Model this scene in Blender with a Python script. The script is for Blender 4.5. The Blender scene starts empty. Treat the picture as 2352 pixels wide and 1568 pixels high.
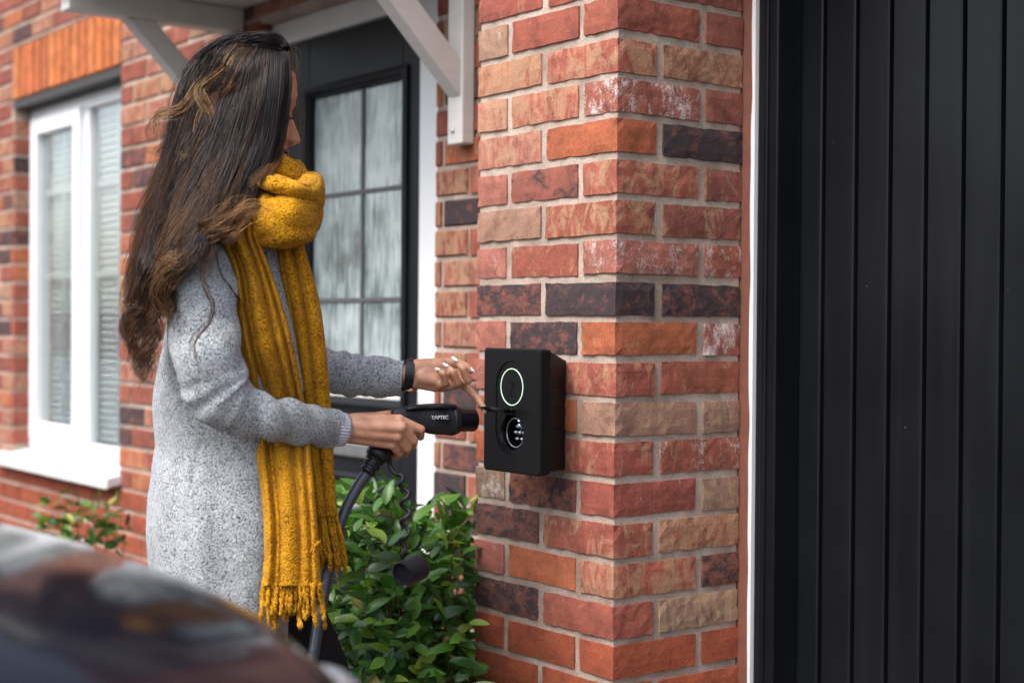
import bpy, bmesh, math, random
import numpy as np
from mathutils import Vector, Matrix

random.seed(7)
RNG = np.random.default_rng(11)
scene = bpy.context.scene
COL = scene.collection

# ------------------------------------------------------------------ camera
CAM = np.array([2.1177, -1.8412, 1.1822])
FWD = np.array([-0.79745261, 0.60330789, -0.00942983])
RGT = np.array([0.60325951, 0.79750826, 0.00765189])
UPV = np.array([-0.01213681, -0.00041339, 0.99992626])
FPX = 1520.0
cam_d = bpy.data.cameras.new('camera')
cam = bpy.data.objects.new('camera', cam_d)
COL.objects.link(cam)
cam.matrix_world = Matrix(((RGT[0], UPV[0], -FWD[0], CAM[0]), (RGT[1], UPV[1], -FWD[1], CAM[1]),
                           (RGT[2], UPV[2], -FWD[2], CAM[2]), (0, 0, 0, 1)))
cam_d.sensor_width = 36.0
cam_d.lens = FPX / 1024 * 36
cam_d.clip_start = 0.05
cam_d.clip_end = 2000
cam_d.dof.use_dof = True
cam_d.dof.focus_distance = 2.70
cam_d.dof.aperture_fstop = 2.9
scene.camera = cam

# ------------------------------------------------------------------ sky and sun
SUN_EL, SUN_AZ = math.radians(52), math.radians(174)      # azimuth measured from +Y towards +X
world = bpy.data.worlds.new('World')
scene.world = world
world.use_nodes = True
wn = world.node_tree
wn.nodes.clear()
sky = wn.nodes.new('ShaderNodeTexSky')
sky.sky_type = 'NISHITA'
sky.sun_disc = False
sky.sun_elevation = SUN_EL
sky.sun_rotation = SUN_AZ
sky.air_density = 1.0
sky.dust_density = 4.0
sky.ozone_density = 1.0
hsv = wn.nodes.new('ShaderNodeHueSaturation')
hsv.inputs['Saturation'].default_value = 0.62           # thin overcast: a greyer sky
bg = wn.nodes.new('ShaderNodeBackground')
bg.inputs['Strength'].default_value = 0.15
wo = wn.nodes.new('ShaderNodeOutputWorld')
wn.links.new(sky.outputs[0], hsv.inputs['Color'])
wn.links.new(hsv.outputs[0], bg.inputs['Color'])
wn.links.new(bg.outputs[0], wo.inputs['Surface'])
sun_d = bpy.data.lights.new('sun', 'SUN')
sun_d.energy = 1.05
sun_d.angle = math.radians(28)
sun_d.color = (1.0, 0.965, 0.92)
sun = bpy.data.objects.new('sun', sun_d)
COL.objects.link(sun)
sdir = Vector((math.sin(SUN_AZ) * math.cos(SUN_EL), math.cos(SUN_AZ) * math.cos(SUN_EL), math.sin(SUN_EL)))
sun.rotation_euler = sdir.to_track_quat('Z', 'Y').to_euler()
sun.location = (0, -4, 8)

scene.view_settings.view_transform = 'Standard'
scene.view_settings.look = 'None'
scene.view_settings.gamma = 1.0
scene.view_settings.use_curve_mapping = False
scene.view_settings.exposure = 1.34
scene.render.engine = 'CYCLES'
scene.cycles.use_denoising = True
scene.cycles.max_bounces = 6
scene.cycles.diffuse_bounces = 3
scene.cycles.glossy_bounces = 3
scene.cycles.transparent_max_bounces = 12


# ------------------------------------------------------------------ helpers
def D(x, y, z):
    """a point z metres in front of the camera station, sighted at (x, y) of a 2352 px wide print"""
    u, v = x * 1024 / 2352, y * 1024 / 2352
    return CAM + z * (FWD + RGT * (u - 512) / FPX + UPV * (341 - v) / FPX)


def mm(px, z):
    return px * 1024 / 2352 / FPX * z


def hsh(a):
    a = np.sin(a[..., 0] * 127.1 + a[..., 1] * 311.7 + a[..., 2] * 74.7) * 43758.5453
    return a - np.floor(a)


def vnoise(p):
    p = np.asarray(p, float)
    i = np.floor(p)
    f = p - i
    f = f * f * (3 - 2 * f)
    r = 0
    for dx in (0, 1):
        for dy in (0, 1):
            for dz in (0, 1):
                w = (f[..., 0] if dx else 1 - f[..., 0]) * (f[..., 1] if dy else 1 - f[..., 1]) * (f[..., 2] if dz else 1 - f[..., 2])
                r = r + w * hsh(i + np.array([dx, dy, dz]))
    return r * 2 - 1


def link(o, parent=None):
    COL.objects.link(o)
    if parent is not None:
        o.parent = parent
        bpy_world = WORLD.get(parent.name, Matrix.Identity(4))
        o.matrix_parent_inverse = bpy_world.inverted()
    return o


WORLD = {}


def empty(name, loc, label=None, cat=None, group=None, parent=None):
    o = bpy.data.objects.new(name, None)
    o.location = loc
    o.empty_display_size = 0.1
    link(o, parent)
    WORLD[o.name] = Matrix.Translation(Vector(loc))
    tag(o, label, cat, group)
    return o


def tag(o, label=None, cat=None, group=None, kind=None):
    if label: o['label'] = label
    if cat: o['category'] = cat
    if group: o['group'] = group
    if kind: o['kind'] = kind
    return o


def mesh_from(name, verts, faces, smooth=False):
    me = bpy.data.meshes.new(name)
    me.from_pydata([tuple(map(float, v)) for v in verts], [], [tuple(map(int, f)) for f in faces])
    if smooth:
        me.polygons.foreach_set('use_smooth', np.ones(len(me.polygons), bool))
    me.update()
    return me


def make(name, me, mat=None, parent=None, bevel=0.0, seg=2):
    o = bpy.data.objects.new(name, me)
    if mat is not None and len(me.materials) == 0:
        me.materials.append(mat)
    link(o, parent)
    if bevel:
        b = o.modifiers.new('bevel', 'BEVEL')
        b.width = bevel
        b.segments = seg
        b.limit_method = 'ANGLE'
        b.angle_limit = math.radians(40)
    return o


class MB:
    """collects boxes, tubes and lofts, then links them as one mesh object"""
    def __init__(self):
        self.v, self.f = [], []

    def add(self, verts, faces):
        n = len(self.v)
        self.v.extend([tuple(map(float, p)) for p in verts])
        self.f.extend([tuple(int(i) + n for i in q) for q in faces])
        return self

    def box(self, x0, x1, y0, y1, z0, z1):
        v = [(x0, y0, z0), (x1, y0, z0), (x1, y1, z0), (x0, y1, z0), (x0, y0, z1), (x1, y0, z1), (x1, y1, z1), (x0, y1, z1)]
        return self.add(v, [(0, 3, 2, 1), (4, 5, 6, 7), (0, 1, 5, 4), (1, 2, 6, 5), (2, 3, 7, 6), (3, 0, 4, 7)])

    def prism(self, poly, axis, a, b):
        """poly: 2-D points in the two axes other than `axis`, counter-clockwise or not"""
        n = len(poly)
        def put(p, t):
            return {'x': (t, p[0], p[1]), 'y': (p[0], t, p[1]), 'z': (p[0], p[1], t)}[axis]
        v = [put(p, a) for p in poly] + [put(p, b) for p in poly]
        f = [tuple(range(n - 1, -1, -1)), tuple(range(n, 2 * n))] + [(i, (i + 1) % n, n + (i + 1) % n, n + i) for i in range(n)]
        return self.add(v, f)

    def loft(self, rings, caps=True, closed=False):
        n = len(rings[0]); m = len(rings)
        v = [p for r in rings for p in r]
        f = []
        for i in range(m if closed else m - 1):
            a, b = i * n, ((i + 1) % m) * n
            for j in range(n):
                k = (j + 1) % n
                f.append((a + j, a + k, b + k, b + j))
        if caps and not closed:
            f.append(tuple(range(n - 1, -1, -1)))
            f.append(tuple((m - 1) * n + j for j in range(n)))
        return self.add(v, f)

    def build(self, name, mat, parent=None, smooth=False, bevel=0.0, seg=2):
        me = mesh_from(name, self.v, self.f, smooth)
        bm = bmesh.new(); bm.from_mesh(me)
        bmesh.ops.recalc_face_normals(bm, faces=bm.faces)
        bm.to_mesh(me); bm.free()
        return make(name, me, mat, parent, bevel, seg)


def catmull(P, n, closed=False):
    """n samples along a Catmull-Rom spline through the rows of P"""
    P = np.asarray(P, float)
    m = len(P)
    if closed:
        t = np.linspace(0, m, n, endpoint=False)
    else:
        t = np.linspace(0, m - 1, n)
        t[-1] -= 1e-9
    i = np.floor(t).astype(int); u = (t - i)[:, None]
    if closed:
        g = lambda k: P[k % m]
    else:
        E = np.vstack([2 * P[0] - P[1], P, 2 * P[-1] - P[-2]])
        g = lambda k: E[np.clip(k + 1, 0, m + 1)]
    a, b, c, d = g(i - 1), g(i), g(i + 1), g(i + 2)
    return 0.5 * (2 * b + (c - a) * u + (2 * a - 5 * b + 4 * c - d) * u ** 2 + (3 * b - a - 3 * c + d) * u ** 3)


def frames(P, ref, closed=False):
    """tangent, side and up vectors along a path; up stays as near to ref as it can"""
    if closed:
        T = np.roll(P, -1, 0) - np.roll(P, 1, 0)
    else:
        T = np.gradient(P, axis=0)
    T /= np.linalg.norm(T, axis=1)[:, None] + 1e-12
    ref = np.broadcast_to(np.asarray(ref, float), P.shape)
    S = np.cross(T, ref)
    S /= np.linalg.norm(S, axis=1)[:, None] + 1e-12
    U = np.cross(S, T)
    return T, S, U


def sweep(path, ru, rs, nseg, ns, ref, closed=False, disp=None, power=2.0):
    """tube of ns-sided oval rings; ru along the up vector, rs along the side vector; path rows may be coarse"""
    path = np.asarray(path, float)
    K = np.hstack([path, np.asarray(ru, float)[:, None], np.asarray(rs, float)[:, None]])
    Q = catmull(K, nseg, closed)
    P = Q[:, :3]
    T, S, U = frames(P, ref, closed)
    a = np.linspace(0, 2 * math.pi, ns, endpoint=False)
    ca, sa = np.cos(a), np.sin(a)
    ca = np.sign(ca) * np.abs(ca) ** (2 / power); sa = np.sign(sa) * np.abs(sa) ** (2 / power)
    dirs = ca[None, :, None] * U[:, None, :] * Q[:, 3][:, None, None] + sa[None, :, None] * S[:, None, :] * Q[:, 4][:, None, None]
    R = P[:, None, :] + dirs
    if disp is not None:
        nrm = dirs / (np.linalg.norm(dirs, axis=2)[..., None] + 1e-9)
        tt = np.linspace(0, 1, nseg)[:, None] * np.ones((1, ns))
        R = R + nrm * disp(R, tt, a[None, :] * np.ones((nseg, 1)))[..., None]
    return R


# ------------------------------------------------------------------ materials
def newmat(name):
    m = bpy.data.materials.new(name)
    m.use_nodes = True
    nt = m.node_tree
    b = nt.nodes['Principled BSDF']
    return m, nt, b


def N(nt, t, **kw):
    n = nt.nodes.new(t)
    for k, v in kw.items():
        if k in n.inputs: n.inputs[k].default_value = v
        else: setattr(n, k, v)
    return n


def ramp(nt, src, stops):
    r = nt.nodes.new('ShaderNodeValToRGB')
    while len(r.color_ramp.elements) > 1:
        r.color_ramp.elements.remove(r.color_ramp.elements[-1])
    r.color_ramp.elements[0].position = stops[0][0]
    r.color_ramp.elements[0].color = stops[0][1]
    for p, c in stops[1:]:
        e = r.color_ramp.elements.new(p); e.color = c
    nt.links.new(src, r.inputs[0])
    return r.outputs[0]


def g(v):
    return (v, v, v, 1)


def mixc(nt, fac, a, b, mode='MIX'):
    m = nt.nodes.new('ShaderNodeMix')
    m.data_type = 'RGBA'; m.blend_type = mode
    for s, val in ((m.inputs[0], fac), (m.inputs[6], a), (m.inputs[7], b)):
        if hasattr(val, 'is_linked'): nt.links.new(val, s)
        else: s.default_value = val
    return m.outputs[2]


def math_(nt, op, a, b=None, clamp=False):
    m = nt.nodes.new('ShaderNodeMath'); m.operation = op; m.use_clamp = clamp
    for s, val in zip(m.inputs, (a, b)):
        if val is None: continue
        if hasattr(val, 'is_linked'): nt.links.new(val, s)
        else: s.default_value = val
    return m.outputs[0]


def bump(nt, b, height, strength=0.5, dist=0.002):
    n = nt.nodes.new('ShaderNodeBump')
    n.inputs['Strength'].default_value = strength
    n.inputs['Distance'].default_value = dist
    nt.links.new(height, n.inputs['Height'])
    nt.links.new(n.outputs[0], b.inputs['Normal'])
    return n


def plain(name, col, rough=0.5, metal=0.0, var=0.12, vs=30.0, bs=0.0, bscale=400.0, bdist=0.001, spec=0.5, stretch=None):
    m, nt, b = newmat(name)
    tc = N(nt, 'ShaderNodeTexCoord')
    src = tc.outputs['Object']
    if stretch:
        mp = N(nt, 'ShaderNodeMapping'); mp.inputs['Scale'].default_value = stretch
        nt.links.new(src, mp.inputs[0]); src = mp.outputs[0]
    n1 = N(nt, 'ShaderNodeTexNoise', Scale=vs, Detail=5.0)
    nt.links.new(src, n1.inputs['Vector'])
    lo = tuple(c * (1 - var) for c in col) + (1,)
    hi = tuple(min(1, c * (1 + var)) for c in col) + (1,)
    nt.links.new(ramp(nt, n1.outputs['Fac'], [(0.3, lo), (0.7, hi)]), b.inputs['Base Color'])
    nt.links.new(math_(nt, 'ADD', math_(nt, 'MULTIPLY', n1.outputs['Fac'], 0.16), rough - 0.08), b.inputs['Roughness'])
    b.inputs['Metallic'].default_value = metal
    b.inputs['Specular IOR Level'].default_value = spec
    if bs:
        n2 = N(nt, 'ShaderNodeTexNoise', Scale=bscale, Detail=4.0)
        nt.links.new(src, n2.inputs['Vector'])
        bump(nt, b, n2.outputs['Fac'], bs, bdist)
    return m


def brick_material():
    m, nt, b = newmat('brick_clay')
    tc = N(nt, 'ShaderNodeTexCoord'); oi = N(nt, 'ShaderNodeObjectInfo')
    off = N(nt, 'ShaderNodeVectorMath', operation='SCALE'); off.inputs[0].default_value = (37.0, 91.0, 53.0)
    nt.links.new(oi.outputs['Random'], off.inputs['Scale'])
    ad = N(nt, 'ShaderNodeVectorMath', operation='ADD')
    nt.links.new(tc.outputs['Object'], ad.inputs[0]); nt.links.new(off.outputs[0], ad.inputs[1])
    P = ad.outputs[0]
    def att(n):
        a = N(nt, 'ShaderNodeAttribute'); a.attribute_type = 'OBJECT'; a.attribute_name = n
        return a.outputs['Fac']
    def noise(scale, detail=4.0, rough=0.6, st=None, dist=0.0):
        src = P
        if st:
            mp = N(nt, 'ShaderNodeMapping'); mp.inputs['Scale'].default_value = st
            nt.links.new(P, mp.inputs[0]); src = mp.outputs[0]
        n = N(nt, 'ShaderNodeTexNoise', Scale=scale, Detail=detail, Roughness=rough, Distortion=dist)
        nt.links.new(src, n.inputs['Vector'])
        return n.outputs['Fac']
    mid = noise(22.0, 3.0); fine = noise(330.0, 2.0)
    base = mixc(nt, 1.0, oi.outputs['Color'], ramp(nt, mid, [(0.25, g(0.62)), (0.5, g(1.0)), (0.78, (1.3, 1.22, 1.15, 1))]), 'MULTIPLY')
    base = mixc(nt, 1.0, base, ramp(nt, fine, [(0.3, g(0.7)), (0.6, g(1.08))]), 'MULTIPLY')
    # sandy buff streaks running down the face
    st = noise(1.0, 4.0, 0.75, (34, 34, 17), 0.8)
    fb = math_(nt, 'SUBTRACT', math_(nt, 'ADD', st, math_(nt, 'MULTIPLY', att('buff'), 0.42)), 0.66)
    fb = math_(nt, 'MULTIPLY', math_(nt, 'MULTIPLY', fb, 7.0, True), math_(nt, 'MULTIPLY', math_(nt, 'ADD', fine, 0.05), 1.0), True)
    base = mixc(nt, fb, base, (0.44, 0.29, 0.17, 1))
    # kiln burn
    bn = noise(26.0, 4.0, 0.82, (1, 1, 1.4), 0.3)
    bu = att('burn')
    fk = math_(nt, 'MULTIPLY', math_(nt, 'SUBTRACT', math_(nt, 'ADD', math_(nt, 'ADD', math_(nt, 'MULTIPLY', bn, .8), math_(nt, 'MULTIPLY', fine, .25)), math_(nt, 'MULTIPLY', bu, 0.52)), 0.76), 6.0, True)
    base = mixc(nt, math_(nt, 'MULTIPLY', bu, .75), base, (0.20, 0.085, 0.065, 1))
    base = mixc(nt, fk, base, mixc(nt, fine, (0.018, 0.014, 0.016, 1), (0.075, 0.055, 0.06, 1)))
    # lime bloom
    lm = noise(30.0, 4.0, 0.8, (1, 1, .6)); sp = noise(420.0, 2.0, 0.7)
    fl = math_(nt, 'SUBTRACT', math_(nt, 'ADD', math_(nt, 'ADD', math_(nt, 'MULTIPLY', lm, .75), math_(nt, 'MULTIPLY', sp, .4)), math_(nt, 'MULTIPLY', att('lime'), 0.42)), 0.80)
    fl = math_(nt, 'MULTIPLY', fl, 6.0, True)
    base = mixc(nt, math_(nt, 'MULTIPLY', fl, 0.9), base, (0.74, 0.68, 0.66, 1))
    nt.links.new(base, b.inputs['Base Color'])
    b.inputs['Roughness'].default_value = 0.92
    b.inputs['Specular IOR Level'].default_value = 0.25
    cr = noise(70.0, 3.0, 0.7)
    h = math_(nt, 'ADD', math_(nt, 'MULTIPLY', fine, 0.5), math_(nt, 'MULTIPLY', cr, 1.4))
    bump(nt, b, h, 0.5, 0.0020)
    return m


def mortar_material():
    m, nt, b = newmat('mortar_joints')
    tc = N(nt, 'ShaderNodeTexCoord')
    n1 = N(nt, 'ShaderNodeTexNoise', Scale=14.0, Detail=6.0); n2 = N(nt, 'ShaderNodeTexNoise', Scale=260.0, Detail=5.0, Roughness=0.7)
    for n in (n1, n2): nt.links.new(tc.outputs['Object'], n.inputs['Vector'])
    c = ramp(nt, n1.outputs['Fac'], [(0.28, (0.29, 0.225, 0.180, 1)), (0.5, (0.44, 0.355, 0.300, 1)), (0.78, (0.55, 0.46, 0.40, 1))])
    n3 = N(nt, 'ShaderNodeTexNoise', Scale=4.0, Detail=4.0); nt.links.new(tc.outputs['Object'], n3.inputs['Vector'])
    c = mixc(nt, 1.0, c, ramp(nt, n2.outputs['Fac'], [(0.3, g(0.66)), (0.6, g(1.1))]), 'MULTIPLY')
    c = mixc(nt, 1.0, c, ramp(nt, n3.outputs['Fac'], [(0.32, (0.72, 0.68, 0.64, 1)), (0.55, g(1.0)), (0.72, (1.16, 1.15, 1.14, 1))]), 'MULTIPLY')
    nt.links.new(c, b.inputs['Base Color'])
    b.inputs['Roughness'].default_value = 0.95
    b.inputs['Specular IOR Level'].default_value = 0.2
    bump(nt, b, math_(nt, 'ADD', n2.outputs['Fac'], math_(nt, 'MULTIPLY', n1.outputs['Fac'], 0.8)), 0.6, 0.003)
    return m


def boucle_material():
    m, nt, b = newmat('grey_boucle_wool')
    tc = N(nt, 'ShaderNodeTexCoord')
    n1 = N(nt, 'ShaderNodeTexNoise', Scale=320.0, Detail=3.0, Roughness=0.65, Distortion=1.2)
    n2 = N(nt, 'ShaderNodeTexVoronoi', Scale=260.0)
    n3 = N(nt, 'ShaderNodeTexNoise', Scale=40.0, Detail=3.0)
    n4 = N(nt, 'ShaderNodeTexNoise', Scale=600.0, Detail=2.0)
    for n in (n1, n2, n3, n4): nt.links.new(tc.outputs['Object'], n.inputs['Vector'])
    f = math_(nt, 'ADD', n1.outputs['Fac'], math_(nt, 'MULTIPLY', math_(nt, 'SUBTRACT', n3.outputs['Fac'], 0.5), 0.16))
    f = math_(nt, 'SUBTRACT', f, math_(nt, 'MULTIPLY', n2.outputs['Distance'], 0.12))
    c = ramp(nt, f, [(0.25, (0.040, 0.046, 0.056, 1)), (0.35, (0.175, 0.192, 0.212, 1)), (0.43, (0.395, 0.428, 0.455, 1)), (0.62, (0.61, 0.655, 0.685, 1))])
    nt.links.new(c, b.inputs['Base Color'])
    b.inputs['Roughness'].default_value = 0.95
    b.inputs['Specular IOR Level'].default_value = 0.15
    b.inputs['Sheen Weight'].default_value = 0.25
    b.inputs['Sheen Roughness'].default_value = 0.5
    h = math_(nt, 'ADD', f, math_(nt, 'MULTIPLY', n4.outputs['Fac'], 0.25))
    bump(nt, b, h, 0.9, 0.004)
    return m


def scarf_material():
    m, nt, b = newmat('mustard_knit')
    tc = N(nt, 'ShaderNodeTexCoord')
    n1 = N(nt, 'ShaderNodeTexNoise', Scale=330.0, Detail=3.0, Roughness=0.6, Distortion=0.8)
    n3 = N(nt, 'ShaderNodeTexNoise', Scale=34.0, Detail=4.0)
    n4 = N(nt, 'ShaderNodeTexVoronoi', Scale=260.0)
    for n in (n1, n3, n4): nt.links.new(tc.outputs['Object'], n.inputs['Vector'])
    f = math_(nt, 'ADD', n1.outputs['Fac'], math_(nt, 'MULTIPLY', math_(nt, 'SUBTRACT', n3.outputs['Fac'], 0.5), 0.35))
    f = math_(nt, 'SUBTRACT', f, math_(nt, 'MULTIPLY', math_(nt, 'SUBTRACT', n4.outputs['Distance'], 0.42), 0.30))  # shade in the pits between knit loops, put into the yarn colour
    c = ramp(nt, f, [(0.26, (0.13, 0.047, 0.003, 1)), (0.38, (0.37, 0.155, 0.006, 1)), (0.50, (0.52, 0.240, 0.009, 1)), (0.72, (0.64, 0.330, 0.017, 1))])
    nt.links.new(c, b.inputs['Base Color'])
    b.inputs['Roughness'].default_value = 0.95
    b.inputs['Specular IOR Level'].default_value = 0.1
    b.inputs['Sheen Weight'].default_value = 0.2
    b.inputs['Sheen Tint'].default_value = (1.0, 0.75, 0.3, 1)
    h = math_(nt, 'SUBTRACT', f, math_(nt, 'MULTIPLY', n4.outputs['Distance'], 0.5))
    bump(nt, b, h, 0.8, 0.0028)
    return m


def skin_material():
    m, nt, b = newmat('tan_skin')
    tc = N(nt, 'ShaderNodeTexCoord')
    n1 = N(nt, 'ShaderNodeTexNoise', Scale=40.0, Detail=5.0); n2 = N(nt, 'ShaderNodeTexNoise', Scale=700.0, Detail=3.0)
    for n in (n1, n2): nt.links.new(tc.outputs['Object'], n.inputs['Vector'])
    c = ramp(nt, n1.outputs['Fac'], [(0.3, (0.38, 0.175, 0.10, 1)), (0.5, (0.49, 0.25, 0.155, 1)), (0.72, (0.57, 0.315, 0.21, 1))])
    nt.links.new(c, b.inputs['Base Color'])
    b.inputs['Roughness'].default_value = 0.48
    b.inputs['Subsurface Weight'].default_value = 0.12
    b.inputs['Subsurface Radius'].default_value = (0.008, 0.003, 0.0015)
    b.inputs['Subsurface Scale'].default_value = 0.6
    n5 = N(nt, 'ShaderNodeTexNoise', Scale=150.0, Detail=4.0); nt.links.new(tc.outputs['Object'], n5.inputs['Vector'])
    bump(nt, b, math_(nt, 'ADD', n2.outputs['Fac'], math_(nt, 'MULTIPLY', n5.outputs['Fac'], 1.6)), 0.35, 0.0009)
    return m


def hair_material():
    m, nt, b = newmat('dark_hair')
    a = N(nt, 'ShaderNodeAttribute'); a.attribute_name = 'tint'
    nt.links.new(a.outputs['Color'], b.inputs['Base Color'])
    b.inputs['Roughness'].default_value = 0.38
    b.inputs['Specular IOR Level'].default_value = 0.24
    return m


def obscure_glass():
    m, nt, b = newmat('obscure_glass')
    tc = N(nt, 'ShaderNodeTexCoord')
    mp = N(nt, 'ShaderNodeMapping'); mp.inputs['Scale'].default_value = (95, 95, 9)
    nt.links.new(tc.outputs['Object'], mp.inputs[0])
    n1 = N(nt, 'ShaderNodeTexNoise', Scale=1.0, Detail=4.0, Roughness=0.65)
    nt.links.new(mp.outputs[0], n1.inputs['Vector'])
    n2 = N(nt, 'ShaderNodeTexNoise', Scale=7.0, Detail=5.0); nt.links.new(tc.outputs['Object'], n2.inputs['Vector'])
    f = math_(nt, 'ADD', math_(nt, 'MULTIPLY', n1.outputs['Fac'], 0.6), math_(nt, 'MULTIPLY', n2.outputs['Fac'], 0.62))
    c = ramp(nt, f, [(0.46, (0.055, 0.078, 0.080, 1)), (0.56, (0.17, 0.225, 0.23, 1)), (0.65, (0.34, 0.41, 0.42, 1)), (0.80, (0.52, 0.60, 0.61, 1))])
    nt.links.new(c, b.inputs['Base Color'])
    b.inputs['Roughness'].default_value = 0.12
    b.inputs['Specular IOR Level'].default_value = 0.8
    b.inputs['Coat Weight'].default_value = 0.6
    bump(nt, b, n1.outputs['Fac'], 0.8, 0.004)
    return m


def clear_glass():
    m, nt, b = newmat('window_glass')
    out = nt.nodes['Material Output']
    tr = N(nt, 'ShaderNodeBsdfTransparent', Color=(0.95, 0.985, 0.98, 1))
    gl = N(nt, 'ShaderNodeBsdfGlossy', Roughness=0.02)
    lw = N(nt, 'ShaderNodeLayerWeight', Blend=0.5)
    fr_out = math_(nt, 'ADD', math_(nt, 'MULTIPLY', math_(nt, 'POWER', lw.outputs['Facing'], 3.0), 0.5), 0.26)
    mx = N(nt, 'ShaderNodeMixShader')
    nt.links.new(fr_out, mx.inputs[0]); nt.links.new(tr.outputs[0], mx.inputs[1]); nt.links.new(gl.outputs[0], mx.inputs[2])
    nt.links.new(mx.outputs[0], out.inputs['Surface'])
    nt.nodes.remove(b)
    return m


def leaf_material():
    m, nt, b = newmat('glossy_leaf')
    oi = N(nt, 'ShaderNodeObjectInfo'); tc = N(nt, 'ShaderNodeTexCoord')
    a = N(nt, 'ShaderNodeAttribute'); a.attribute_name = 'leaf_rand'
    n1 = N(nt, 'ShaderNodeTexNoise', Scale=40.0, Detail=3.0); nt.links.new(tc.outputs['Object'], n1.inputs['Vector'])
    f = math_(nt, 'FRACT', math_(nt, 'ADD', oi.outputs['Random'], a.outputs['Fac']))
    c = ramp(nt, f, [(0.0, (0.016, 0.055, 0.010, 1)), (0.4, (0.036, 0.115, 0.016, 1)), (0.7, (0.075, 0.20, 0.028, 1)), (0.9, (0.15, 0.31, 0.045, 1)), (0.98, (0.27, 0.38, 0.055, 1)), (1.0, (0.30, 0.20, 0.05, 1))])
    c = mixc(nt, 1.0, c, ramp(nt, n1.outputs['Fac'], [(0.3, g(0.75)), (0.7, g(1.2))]), 'MULTIPLY')
    nt.links.new(c, b.inputs['Base Color'])
    b.inputs['Roughness'].default_value = 0.32
    b.inputs['Subsurface Weight'].default_value = 0.0
    b.inputs['Transmission Weight'].default_value = 0.0
    out = nt.nodes['Material Output']
    tl = N(nt, 'ShaderNodeBsdfTranslucent')
    nt.links.new(mixc(nt, 1.0, c, (1.4, 1.6, 0.8, 1), 'MULTIPLY'), tl.inputs['Color'])
    mx = N(nt, 'ShaderNodeMixShader'); mx.inputs[0].default_value = 0.22
    nt.links.new(b.outputs[0], mx.inputs[1]); nt.links.new(tl.outputs[0], mx.inputs[2])
    nt.links.new(mx.outputs[0], out.inputs['Surface'])
    return m


def glow(name, col, s):
    m, nt, b = newmat(name)
    b.inputs['Base Color'].default_value = (0.6, 0.65, 0.6, 1)
    b.inputs['Emission Color'].default_value = col
    b.inputs['Emission Strength'].default_value = s
    return m


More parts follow.
